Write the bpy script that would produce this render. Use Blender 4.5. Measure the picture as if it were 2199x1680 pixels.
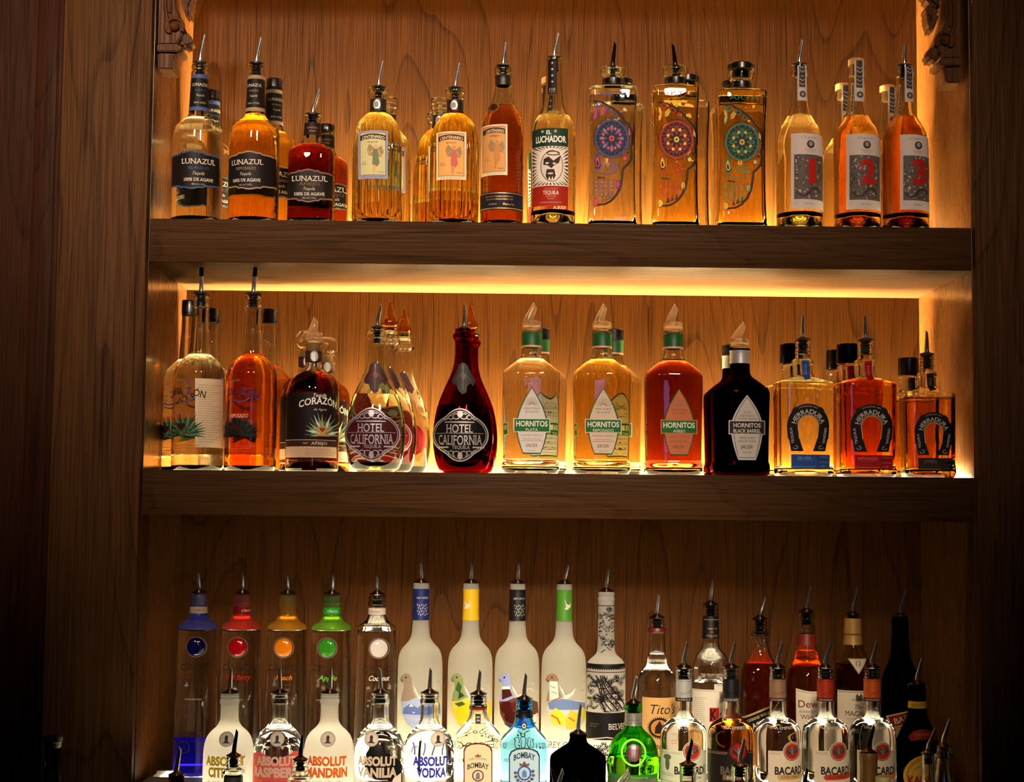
import bpy, bmesh, math, random
from mathutils import Vector, Matrix
from math import pi, sin, cos, asin, atan2, sqrt, exp, log

for o in list(bpy.data.objects):
    bpy.data.objects.remove(o, do_unlink=True)
SC = bpy.context.scene
COL = SC.collection
RND = random.Random(11)

# ------------------------------------------------------------------ camera
W, H, F = 2199.0, 1680.0, 3500.0
VPX, VPY, SLOPE, DIST, EYE = 1058.0, 1112.0, 0.0098, 3.2, 1.55
yc_ = Vector((VPX - W / 2, -(VPY - H / 2), F)).normalized()      # world +Y seen in (right, up, forward)
xc_ = Vector((1.0, -SLOPE, 0.0)); xc_ = (xc_ - yc_ * xc_.dot(yc_)).normalized()
zc_ = Vector((xc_.y * yc_.z - xc_.z * yc_.y, xc_.z * yc_.x - xc_.x * yc_.z, xc_.x * yc_.y - xc_.y * yc_.x))
if zc_.y < 0: zc_ = -zc_
RIGHT = Vector((xc_.x, yc_.x, zc_.x)); UP = Vector((xc_.y, yc_.y, zc_.y)); FWD = Vector((xc_.z, yc_.z, zc_.z))
CAM = Vector((0, -DIST, EYE))
cam_data = bpy.data.cameras.new('camera'); cam = bpy.data.objects.new('camera', cam_data); COL.objects.link(cam)
cam_data.sensor_fit = 'HORIZONTAL'; cam_data.sensor_width = 36.0; cam_data.lens = F / W * 36.0
cam_data.clip_start = 0.05; cam_data.clip_end = 50
m_ = Matrix.Identity(4)
for i in range(3):
    m_[i][0] = RIGHT[i]; m_[i][1] = UP[i]; m_[i][2] = -FWD[i]; m_[i][3] = CAM[i]
cam.matrix_world = m_
SC.camera = cam

def at(px, py, y):
    """the point of the upright plane at depth y that the photograph shows at (px, py)"""
    d = FWD * F + RIGHT * (px - W / 2) - UP * (py - H / 2)
    return CAM + d * ((y - CAM.y) / d.y)
def px_of(p):
    d = p - CAM; k = F / d.dot(FWD)
    return W / 2 + d.dot(RIGHT) * k, H / 2 - d.dot(UP) * k

# ------------------------------------------------------------------ world, lights, exposure
vs = SC.view_settings
SC.display_settings.display_device = 'sRGB'
vs.view_transform = 'Standard'; vs.look = 'None'; vs.gamma = 1.0; vs.exposure = 0.0; vs.use_curve_mapping = False
cy = SC.cycles
cy.max_bounces = 18; cy.transmission_bounces = 16; cy.glossy_bounces = 6; cy.diffuse_bounces = 6; cy.transparent_max_bounces = 8
cy.sample_clamp_indirect = 12.0; cy.blur_glossy = 1.0; cy.use_denoising = True
wd = bpy.data.worlds.new('bar room'); SC.world = wd; wd.use_nodes = True
wd.node_tree.nodes['Background'].inputs[0].default_value = (1.0, 0.72, 0.45, 1)
wd.node_tree.nodes['Background'].inputs[1].default_value = 0.008

def lamp(name, kind, loc, target, energy, color, **kw):
    d = bpy.data.lights.new(name, kind); o = bpy.data.objects.new(name, d); COL.objects.link(o)
    d.energy = energy; d.color = color
    for k, v in kw.items(): setattr(d, k, v)
    o.location = loc
    o.rotation_euler = (Vector(target) - Vector(loc)).to_track_quat('-Z', 'Y').to_euler()
    return o
# two round ceiling lamps of the bar room above and behind the camera, shaded so that they fade towards the counter
lamp('ceiling_lamp_left', 'AREA', (-1.00, -3.6, 3.45), (-0.72, 0.0, 2.42), 6.2, (1.0, 0.77, 0.56), shape='DISK', size=0.34, spread=0.56)
lamp('ceiling_lamp_right', 'AREA', (0.75, -3.6, 3.45), (0.22, 0.0, 2.22), 4.6, (1.0, 0.75, 0.54), shape='DISK', size=0.34, spread=0.56)
lamp('ceiling_lamp_middle', 'AREA', (0.10, -3.9, 3.0), (0.10, -0.1, 1.10), 4.0, (1.0, 0.82, 0.62), shape='DISK', size=0.25, spread=0.35)
# one area light for the room's small blue LEDs, seen only as glints
lamp('room_led_glow', 'AREA', (0.35, -4.6, 2.0), (0.0, 0.0, 1.4), 2.2, (0.30, 0.34, 1.0), size=0.5)
SLOT_E, STRIP_E, PANEL_E, RISER_E = 8000.0, 1550.0, 6.0, 16.0

# ------------------------------------------------------------------ small helpers
def lin(c):
    c = [x / 255.0 for x in c]
    return tuple([x / 12.92 if x <= 0.04045 else ((x + 0.055) / 1.055) ** 2.4 for x in c] + [1.0])
def tag(o, label=None, cat=None, group=None, kind=None):
    if label: o['label'] = label
    if cat: o['category'] = cat
    if group: o['group'] = group
    if kind: o['kind'] = kind
    return o
def empty(name, loc, rz=0.0):
    o = bpy.data.objects.new(name, None); COL.objects.link(o)
    o.location = loc; o.rotation_euler = (0, 0, rz); o.empty_display_size = 0.05
    return o
def link_mesh(name, me, parent=None, mats=(), smooth=None, loc=None):
    o = bpy.data.objects.new(name, me); COL.objects.link(o)
    for m in mats: me.materials.append(m)
    if parent: o.parent = parent
    if loc is not None: o.location = loc
    if smooth is not None:
        me.polygons.foreach_set('use_smooth', [True] * len(me.polygons))
        if smooth < 3.0: me.set_sharp_from_angle(angle=smooth)
    return o
def mesh_pd(name, v, f):
    me = bpy.data.meshes.new(name); me.from_pydata(v, [], f); me.update(); return me
def bm_mesh(name, bm):
    me = bpy.data.meshes.new(name); bm.to_mesh(me); bm.free(); return me
def box_bm(bm, x0, x1, y0, y1, z0, z1, bevel=0.0):
    vs_ = [bm.verts.new(p) for p in ((x0, y0, z0), (x1, y0, z0), (x1, y1, z0), (x0, y1, z0), (x0, y0, z1), (x1, y0, z1), (x1, y1, z1), (x0, y1, z1))]
    fs = [bm.faces.new([vs_[i] for i in q]) for q in ((0, 3, 2, 1), (4, 5, 6, 7), (0, 1, 5, 4), (1, 2, 6, 5), (2, 3, 7, 6), (3, 0, 4, 7))]
    if bevel:
        bmesh.ops.bevel(bm, geom=list({e for f in fs for e in f.edges}), offset=bevel, segments=2, affect='EDGES', profile=0.5)
def box(name, x0, x1, y0, y1, z0, z1, mat, parent=None, bevel=0.0):
    bm = bmesh.new(); box_bm(bm, x0, x1, y0, y1, z0, z1, bevel)
    return link_mesh(name, bm_mesh(name, bm), parent, [mat], 0.6 if bevel else None)
def tube_bm(bm, pts, rad, seg=12, cap=True, cut=None):
    """tube along pts (Vectors) with one radius per point; cut slants the last ring"""
    rings = []
    n = len(pts)
    for i, p in enumerate(pts):
        t = (pts[min(i + 1, n - 1)] - pts[max(i - 1, 0)]).normalized()
        a = t.cross(Vector((0, 1, 0)))
        if a.length < 1e-4: a = t.cross(Vector((1, 0, 0)))
        a.normalize(); b = t.cross(a)
        r = rad[i]
        ring = []
        for k in range(seg):
            q = p + a * (r * cos(2 * pi * k / seg)) + b * (r * sin(2 * pi * k / seg))
            if cut and i == n - 1: q = q + t * (a.dot(q - p) / max(r, 1e-6)) * cut * r
            ring.append(bm.verts.new(q))
        rings.append(ring)
    for i in range(n - 1):
        for k in range(seg):
            k2 = (k + 1) % seg
            bm.faces.new((rings[i][k], rings[i][k2], rings[i + 1][k2], rings[i + 1][k]))
    if cap:
        bm.faces.new(rings[0][::-1]); bm.faces.new(rings[-1])
    bmesh.ops.recalc_face_normals(bm, faces=bm.faces[:])

# ------------------------------------------------------------------ materials
MATS = {}
def nodes_of(name):
    m = bpy.data.materials.new(name); m.use_nodes = True
    nt = m.node_tree; nt.nodes.clear()
    return m, nt, nt.nodes.new('ShaderNodeOutputMaterial')
def N(nt, t, **kw):
    n = nt.nodes.new(t)
    for k, v in kw.items():
        if k[0] == '_': n.inputs[k[1:].replace('_', ' ')].default_value = v
        else: setattr(n, k, v)
    return n
def plain(name, rgb, rough=0.45, metal=0.0, spec=0.5, coat=0.0):
    key = (name, tuple(rgb), rough, metal)
    if key in MATS: return MATS[key]
    m, nt, out = nodes_of(name)
    p = N(nt, 'ShaderNodeBsdfPrincipled')
    p.inputs['Base Color'].default_value = lin(rgb); p.inputs['Roughness'].default_value = rough
    p.inputs['Metallic'].default_value = metal; p.inputs['Specular IOR Level'].default_value = spec
    p.inputs['Coat Weight'].default_value = coat
    nz = N(nt, 'ShaderNodeTexNoise', _Scale=220.0, _Detail=2.0)
    tc = N(nt, 'ShaderNodeTexCoord'); nt.links.new(tc.outputs['Object'], nz.inputs['Vector'])
    mr = N(nt, 'ShaderNodeMapRange', _To_Min=max(rough - 0.06, 0.02), _To_Max=min(rough + 0.08, 1.0))
    nt.links.new(nz.outputs['Fac'], mr.inputs['Value'])
    if metal < 0.9: nt.links.new(mr.outputs[0], p.inputs['Roughness'])
    nt.links.new(p.outputs[0], out.inputs[0])
    MATS[key] = m; return m
def ink(rgb, metal=0.0, rough=0.5):
    return plain('printed_ink', rgb, rough, metal, 0.12)
def glass_mat(name, rgb=(250, 250, 245), rough=0.0, ior=1.46, bump=0.03, scale=35.0):
    key = (name, tuple(rgb), rough)
    if key in MATS: return MATS[key]
    m, nt, out = nodes_of(name)
    g = N(nt, 'ShaderNodeBsdfGlass'); g.inputs['Color'].default_value = lin(rgb)
    g.inputs['Roughness'].default_value = rough; g.inputs['IOR'].default_value = ior
    tc = N(nt, 'ShaderNodeTexCoord'); nz = N(nt, 'ShaderNodeTexNoise', _Scale=scale, _Detail=1.0)
    nt.links.new(tc.outputs['Object'], nz.inputs['Vector'])
    b = N(nt, 'ShaderNodeBump', _Strength=bump, _Distance=0.02)
    nt.links.new(nz.outputs['Fac'], b.inputs['Height']); nt.links.new(b.outputs[0], g.inputs['Normal'])
    nt.links.new(g.outputs[0], out.inputs[0])
    MATS[key] = m; return m
def liquid_mat(T, thick=0.075):
    """liquid seen through the glass round it: bends like 1.36 / 1.46 and soaks up light along the way; T = colour after thick metres"""
    key = ('liquid', tuple(T))
    if key in MATS: return MATS[key]
    m, nt, out = nodes_of('liquid')
    r = N(nt, 'ShaderNodeBsdfRefraction'); r.inputs['IOR'].default_value = 1.36 / 1.46; r.inputs['Roughness'].default_value = 0.0
    nt.links.new(r.outputs[0], out.inputs[0])
    s = [-log(max(min(t, 0.999), 1e-5)) / thick for t in T]
    d = max(s) or 1.0
    v = N(nt, 'ShaderNodeVolumeAbsorption'); v.inputs['Density'].default_value = d
    v.inputs['Color'].default_value = (1 - s[0] / d, 1 - s[1] / d, 1 - s[2] / d, 1)
    nt.links.new(v.outputs[0], out.inputs['Volume'])
    MATS[key] = m; return m
def frosted_mat(name, rgb=(253, 251, 243)):
    key = (name, tuple(rgb))
    if key in MATS: return MATS[key]
    m, nt, out = nodes_of(name)
    tr = N(nt, 'ShaderNodeBsdfTranslucent'); tr.inputs[0].default_value = lin(rgb)
    df = N(nt, 'ShaderNodeBsdfDiffuse'); df.inputs[0].default_value = lin(rgb)
    gl = N(nt, 'ShaderNodeBsdfGlass'); gl.inputs[0].default_value = lin(rgb); gl.inputs['Roughness'].default_value = 0.42; gl.inputs['IOR'].default_value = 1.2
    mx = N(nt, 'ShaderNodeMixShader', _Fac=0.22); mx2 = N(nt, 'ShaderNodeMixShader', _Fac=0.30)
    nt.links.new(tr.outputs[0], mx.inputs[1]); nt.links.new(df.outputs[0], mx.inputs[2])
    nt.links.new(mx.outputs[0], mx2.inputs[1]); nt.links.new(gl.outputs[0], mx2.inputs[2])
    nt.links.new(mx2.outputs[0], out.inputs[0])
    MATS[key] = m; return m
def emit_mat(name, rgb, e):
    m, nt, out = nodes_of(name)
    em = N(nt, 'ShaderNodeEmission'); em.inputs[0].default_value = rgb; em.inputs[1].default_value = e
    nt.links.new(em.outputs[0], out.inputs[0]); return m
def wood(name, light, dark, axis='Z', seed=0.0, rough=0.32, figure=1.0, spec=0.06, coat=0.25):
    """oak: stretched-noise contours give the cathedral arches, fine streaks the pores"""
    m, nt, out = nodes_of(name)
    L = nt.links.new
    tc = N(nt, 'ShaderNodeTexCoord'); mp = N(nt, 'ShaderNodeMapping')
    mp.inputs['Location'].default_value = (seed * 3.1, seed * 1.7, seed * 2.3)
    if axis == 'X': mp.inputs['Rotation'].default_value = (0, pi / 2, 0)
    if axis == 'Y': mp.inputs['Rotation'].default_value = (pi / 2, 0, 0)
    L(tc.outputs['Object'], mp.inputs['Vector'])
    def streak(sx, sz, detail, dist=0.0, rough_=0.5):
        s = N(nt, 'ShaderNodeMapping'); s.inputs['Scale'].default_value = (sx, sx, sz)
        L(mp.outputs[0], s.inputs['Vector'])
        n = N(nt, 'ShaderNodeTexNoise', _Scale=1.0, _Detail=detail, _Distortion=dist, _Roughness=rough_)
        L(s.outputs[0], n.inputs['Vector']); return n
    big = streak(3.6, 0.42, 1.5, 0.15)
    wob = streak(11.0, 1.8, 2.0)
    add = N(nt, 'ShaderNodeMath', operation='MULTIPLY_ADD'); add.inputs[1].default_value = 0.035; L(wob.outputs['Fac'], add.inputs[0]); L(big.outputs['Fac'], add.inputs[2])
    mul = N(nt, 'ShaderNodeMath', operation='MULTIPLY'); mul.inputs[1].default_value = 30.0; L(add.outputs[0], mul.inputs[0])
    fr = N(nt, 'ShaderNodeMath', operation='FRACT'); L(mul.outputs[0], fr.inputs[0])
    ring = N(nt, 'ShaderNodeValToRGB'); L(fr.outputs[0], ring.inputs[0])
    e = ring.color_ramp.elements
    e[0].position = 0.0; e[0].color = (1, 1, 1, 1); e[1].position = 1.0; e[1].color = (0.12, 0.12, 0.12, 1)
    k = ring.color_ramp.elements.new(0.55); k.color = (0.95, 0.95, 0.95, 1)
    k = ring.color_ramp.elements.new(0.86); k.color = (0.75, 0.75, 0.75, 1)
    k = ring.color_ramp.elements.new(0.95); k.color = (0.05, 0.05, 0.05, 1)
    pore = streak(430.0, 6.0, 3.0)
    pr = N(nt, 'ShaderNodeMapRange', _From_Min=0.41, _From_Max=0.57); L(pore.outputs['Fac'], pr.inputs['Value'])
    tone = streak(9.0, 0.5, 3.0)
    mxa = N(nt, 'ShaderNodeMath', operation='MULTIPLY_ADD'); mxa.inputs[1].default_value = 0.28 * figure; L(ring.outputs[0], mxa.inputs[0])
    pm = N(nt, 'ShaderNodeMath', operation='MULTIPLY_ADD'); pm.inputs[1].default_value = 0.32; L(pr.outputs[0], pm.inputs[0])
    tm = N(nt, 'ShaderNodeMath', operation='MULTIPLY_ADD'); tm.inputs[1].default_value = 0.36; tm.inputs[2].default_value = 0.28 * (1 - figure) + 0.02; L(tone.outputs['Fac'], tm.inputs[0])
    L(tm.outputs[0], pm.inputs[2]); L(pm.outputs[0], mxa.inputs[2])
    cr = N(nt, 'ShaderNodeValToRGB'); L(mxa.outputs[0], cr.inputs[0])
    e = cr.color_ramp.elements; e[0].position = 0.15; e[0].color = lin(dark); e[1].position = 0.95; e[1].color = lin(light)
    p = N(nt, 'ShaderNodeBsdfPrincipled'); p.inputs['Specular IOR Level'].default_value = spec
    p.inputs['Coat Weight'].default_value = coat; p.inputs['Coat Roughness'].default_value = 0.16
    L(cr.outputs[0], p.inputs['Base Color'])
    rr = N(nt, 'ShaderNodeMapRange', _To_Min=rough + 0.14, _To_Max=rough); L(pr.outputs[0], rr.inputs['Value']); L(rr.outputs[0], p.inputs['Roughness'])
    b = N(nt, 'ShaderNodeBump', _Strength=0.10, _Distance=0.002); L(mxa.outputs[0], b.inputs['Height']); L(b.outputs[0], p.inputs['Normal'])
    L(p.outputs[0], out.inputs[0]); return m

OAK_BACK = wood('varnished_oak_panel', (80, 46, 13), (31, 15, 2), 'Z', 1.0, rough=0.45, coat=0.0)
OAK_SIDE = wood('varnished_oak_side', (88, 50, 16), (44, 21, 5), 'Z', 4.0, rough=0.24, figure=0.8, spec=0.4, coat=0.5)
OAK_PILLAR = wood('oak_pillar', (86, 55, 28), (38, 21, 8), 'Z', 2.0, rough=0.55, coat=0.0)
OAK_SHELF = wood('oak_shelf', (72, 46, 21), (34, 19, 7), 'X', 3.0, rough=0.50, figure=0.7, coat=0.0)
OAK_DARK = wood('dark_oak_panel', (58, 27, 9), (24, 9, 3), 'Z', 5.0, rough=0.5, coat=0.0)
CARVED = wood('carved_oak', (92, 54, 24), (40, 20, 7), 'Z', 7.0, rough=0.40, coat=0.0)
RUBBER = plain('black_rubber', (16, 15, 14), 0.38)
CHROME = plain('chrome_metal', (225, 225, 228), 0.26, 1.0)
BLACKP = plain('black_plastic', (14, 13, 13), 0.28)
GLASS = glass_mat('clear_glass')
def soft_glass(name, rgb, part, rough=0.05, ior=1.4):
    m, nt, out = nodes_of(name)
    g = N(nt, 'ShaderNodeBsdfGlass'); g.inputs[0].default_value = lin(rgb); g.inputs['Roughness'].default_value = rough; g.inputs['IOR'].default_value = ior
    t = N(nt, 'ShaderNodeBsdfTranslucent'); t.inputs[0].default_value = lin(rgb)
    d = N(nt, 'ShaderNodeBsdfDiffuse'); d.inputs[0].default_value = lin(rgb)
    a = N(nt, 'ShaderNodeMixShader', _Fac=0.4); nt.links.new(t.outputs[0], a.inputs[1]); nt.links.new(d.outputs[0], a.inputs[2])
    b = N(nt, 'ShaderNodeMixShader', _Fac=part); nt.links.new(g.outputs[0], b.inputs[1]); nt.links.new(a.outputs[0], b.inputs[2])
    nt.links.new(b.outputs[0], out.inputs[0]); return m
PLASTIC = soft_glass('clear_plastic', (252, 244, 226), 0.13)

# ------------------------------------------------------------------ the built-in shelving
ZT = at(1200, 480, 0.0).z          # top of the upper shelf
ZTB = at(1200, 572.5, 0.0).z       # its underside
ZM = at(1200, 1017.5, 0.0).z       # top of the middle shelf
ZMB = at(1200, 1114, 0.0).z
DEP = 0.40                          # depth of the niche
XL = at(306, 1060, 0.0).x; XR = at(2092, 1060, 0.0).x      # inner faces of the side walls
XLB = XL; XRB = XR
ZTOP = ZT + 0.62
YR = 0.05; ZR = at(800, 1674, YR - 0.045).z     # rear riser step
YA = -0.17; ZA = ZR - 0.07                      # front riser step
ZC = ZA - 0.05                                  # counter
def structure(o): return tag(o, kind='structure')
structure(box('wall_back', XL - 0.02, XR + 0.02, DEP, DEP + 0.03, ZC, ZTOP, OAK_BACK))
structure(box('wall_left', XL - 0.03, XL, 0.0, DEP, ZC, ZTOP, OAK_SIDE))
structure(box('wall_right', XR, XR + 0.03, 0.0, DEP, ZC, ZTOP, OAK_SIDE))
structure(box('ceiling', XL - 0.03, XR + 0.03, 0.0, DEP + 0.03, ZTOP, ZTOP + 0.05, OAK_SHELF))
xl0 = at(112, 840, -0.02).x
structure(box('trim_1', xl0, XL - 0.002, -0.02, 0.06, ZC, ZTOP + 0.05, OAK_PILLAR, bevel=0.003))          # left pillar
structure(box('trim_2', XR + 0.002, XR + 0.34, -0.02, 0.06, ZC, ZTOP + 0.05, OAK_PILLAR, bevel=0.003))     # right pillar
xg = at(58, 840, 0.03).x
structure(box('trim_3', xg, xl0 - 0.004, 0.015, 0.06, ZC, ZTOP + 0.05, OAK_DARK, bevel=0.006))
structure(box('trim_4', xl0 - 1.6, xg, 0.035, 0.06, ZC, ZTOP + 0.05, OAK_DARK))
structure(box('trim_5', xl0 - 0.014, xl0 - 0.001, -0.012, 0.02, ZC, ZTOP + 0.05, OAK_DARK, bevel=0.004))

GAP, LEDZ = 0.0095, 0.027            # the slot behind each shelf and how deep the strip lies in it
LED = emit_mat('warm_slot_light', (1.0, 0.78, 0.40, 1), SLOT_E)
LPAN = emit_mat('lit_warm_acrylic', (1.0, 0.80, 0.40, 1), PANEL_E)
LED2 = emit_mat('warm_light_strip', (1.0, 0.78, 0.37, 1), STRIP_E)
def shelf(z0, z1, label):
    root = empty('wooden_shelf', (0, 0, z0))
    tag(root, label, 'shelf', 'thick wooden shelves of the back bar')
    bm = bmesh.new(); box_bm(bm, XL + 0.001, XR - 0.001, -0.004, DEP - GAP, 0, z1 - z0, 0.002)
    link_mesh('board', bm_mesh('board', bm), root, [OAK_SHELF], 0.6)
    bm = bmesh.new(); box_bm(bm, XL + 0.001, XR - 0.001, DEP - GAP - 0.001, DEP + 0.002, 0, 0.012)
    link_mesh('slot_floor', bm_mesh('slot_floor', bm), root, [OAK_SHELF])
    bm = bmesh.new(); box_bm(bm, XL + 0.01, XR - 0.01, DEP - GAP + 0.0005, DEP - 0.0015, z1 - z0 - LEDZ, z1 - z0 - LEDZ + 0.006)
    link_mesh('light_strip', bm_mesh('light_strip', bm), root, [LED])
    bm = bmesh.new(); box_bm(bm, XL + 0.05, XR - 0.05, 0.012, 0.335, z1 - z0 - 0.003, z1 - z0 + 0.0003)
    link_mesh('lit_panel', bm_mesh('lit_panel', bm), root, [LPAN])
    bm = bmesh.new(); box_bm(bm, XL + 0.05, XR - 0.06, 0.370, 0.386, z1 - z0 + 0.0005, z1 - z0 + 0.003)
    ch = link_mesh('strip_channel', bm_mesh('strip_channel', bm), root, [plain('aluminium_channel', (190, 190, 188), 0.35, 1.0)])
    bm = bmesh.new(); box_bm(bm, XL + 0.052, XR - 0.062, 0.372, 0.384, z1 - z0 + 0.003, z1 - z0 + 0.006)
    link_mesh('diffuser', bm_mesh('diffuser', bm), ch, [LED2])
    return root
shelf(ZTB, ZT, 'upper thick oak shelf under the row with painted skull bottles')
shelf(ZMB, ZM, 'lower thick oak shelf under the row with green banded bottles')

# lit stepped riser on the counter
RIS = emit_mat('lit_white_acrylic', (1.0, 0.86, 0.62, 1), RISER_E)
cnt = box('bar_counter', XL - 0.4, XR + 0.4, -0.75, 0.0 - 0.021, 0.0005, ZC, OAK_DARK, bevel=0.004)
tag(cnt, 'dark wooden back bar counter under the lit bottle steps', 'counter')
box_ = empty('lit_bottle_riser', (0, 0, ZC)); tag(box_, 'glowing white two step riser under the lowest rows of bottles', 'riser')
XA0, XA1 = XL + 0.025, at(1925, 1600, YA).x
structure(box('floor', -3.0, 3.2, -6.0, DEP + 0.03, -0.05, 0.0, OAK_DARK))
def step(x1, y0, y1, z1, yl):
    bm = bmesh.new(); box_bm(bm, XA0, x1, y0, y1, 0.001, z1 - ZC - 0.004)
    link_mesh('step_box', bm_mesh('step_box', bm), box_, [plain('white_step', (226, 222, 212), 0.5)])
    bm = bmesh.new(); box_bm(bm, XA0 + 0.02, x1 - 0.01, yl - 0.036, yl + 0.036, z1 - ZC - 0.004, z1 - ZC)
    link_mesh('lit_panel', bm_mesh('lit_panel', bm), box_, [RIS])
    for a, c in ((y0, yl - 0.0361), (yl + 0.0361, y1)):
        bm = bmesh.new(); box_bm(bm, XA0, x1, a, c, z1 - ZC - 0.004, z1 - ZC)
        link_mesh('tread', bm_mesh('tread', bm), box_, [plain('grey_acrylic', (150, 140, 126), 0.3)])
REAR = emit_mat('added_wall_fill', (1.0, 0.80, 0.48, 1), 60.0)  # strip added behind the rear bottles to brighten the lower back wall
bm = bmesh.new(); box_bm(bm, at(385, 1600, YR).x, at(1760, 1600, YR).x, YR + 0.0525, YR + 0.066, 0.001, ZR - ZC - 0.004)
rl = link_mesh('added_fill_rail', bm_mesh('added_fill_rail', bm), box_, [plain('white_step', (226, 222, 212), 0.5)])  # rail added to carry the wall fill strip
bm = bmesh.new(); box_bm(bm, at(387, 1600, YR).x, at(1758, 1600, YR).x, YR + 0.0535, YR + 0.065, ZR - ZC - 0.004, ZR - ZC - 0.001)
link_mesh('light_strip', bm_mesh('light_strip', bm), rl, [REAR])  # emitter of the added wall fill
step(at(1936, 1600, YR).x + 0.045, YA + 0.062, YR + 0.052, ZR, YR)
step(XA1, YA - 0.065, YA + 0.0615, ZA, YA)

# ------------------------------------------------------------------ flat shapes and lettering wrapped on a surface
TEXTS = {}
def text_shape(s, bold=0.0, serif=False, res=3):
    """triangles of a word in the built-in typeface; x 0..1 over its width, y 0 at the baseline and 1 at cap height; also its width / cap height"""
    key = (s, bold, serif)
    if key in TEXTS: return TEXTS[key]
    cu = bpy.data.curves.new('t', 'FONT'); cu.body = s; cu.resolution_u = res; cu.offset = bold
    ob = bpy.data.objects.new('t', cu)
    me = bpy.data.meshes.new_from_object(ob)
    v = [(p.co.x, p.co.y) for p in me.vertices]
    f = [tuple(p.vertices) for p in me.polygons]
    cap = 0.729 + bold
    if serif:
        cnt = {}
        for q in f:
            for i in range(len(q)):
                k = tuple(sorted((q[i], q[(i + 1) % len(q)]))); cnt[k] = cnt.get(k, 0) + 1
        ends = []
        for (a, b), c in cnt.items():
            if c != 1: continue
            (xa, ya), (xb, yb) = v[a], v[b]
            if abs(ya - yb) > 0.004: continue
            wd_ = abs(xa - xb)
            if not 0.05 < wd_ < 0.24: continue
            if abs(ya) < 0.03: ends.append((min(xa, xb), max(xa, xb), ya, 1))
            elif abs(ya - 0.729) < 0.05: ends.append((min(xa, xb), max(xa, xb), ya, -1))
        for x0, x1, y, d in ends:
            n = len(v); t = 0.055 * d
            v += [(x0 - 0.075, y), (x1 + 0.075, y), (x1 + 0.065, y + t), (x0 - 0.065, y + t)]
            f.append((n, n + 1, n + 2, n + 3) if d > 0 else (n + 3, n + 2, n + 1, n))
    bpy.data.meshes.remove(me); bpy.data.objects.remove(ob); bpy.data.curves.remove(cu)
    xs = [p[0] for p in v] or [0, 1]
    x0, x1 = min(xs), max(xs)
    v = [((x - x0) / (x1 - x0), y / cap) for x, y in v]
    TEXTS[key] = (v, f, (x1 - x0) / cap)
    return TEXTS[key]

def R(x0, y0, x1, y1, c, l=0): return ('P', [(x0, y0), (x1, y0), (x1, y1), (x0, y1)], c, l)
def E(cx, cy_, rx, ry, c, l=0, n=36, a0=0.0, a1=2 * pi):
    return ('P', [(cx + rx * cos(a0 + (a1 - a0) * i / n), cy_ + ry * sin(a0 + (a1 - a0) * i / n)) for i in range(n if a1 - a0 > 6.28 else n + 1)], c, l)
def P(pts, c, l=0): return ('P', pts, c, l)
def L(pts, w, c, l=1, closed=False): return ('L', pts, w, c, l, closed)
def O(cx, cy_, rx, ry, w, c, l=1, n=36, a0=0.0, a1=2 * pi):
    full = a1 - a0 > 6.28
    return L([(cx + rx * cos(a0 + (a1 - a0) * i / n), cy_ + ry * sin(a0 + (a1 - a0) * i / n)) for i in range(n if full else n + 1)], w, c, l, full)
def T(s, xc, yc, w, h, c, l=2, bold=0.0, serif=False, shear=0.0, arc=0.0, rot=0.0, arcr=None):
    """word centred at (xc, yc), w wide, caps h high (photograph pixels); arc lifts the middle; arcr = (radius, start angle) sets it on a circle"""
    return ('T', s, xc, yc, w, h, c, l, bold, serif, shear, arc, rot, arcr)

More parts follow.
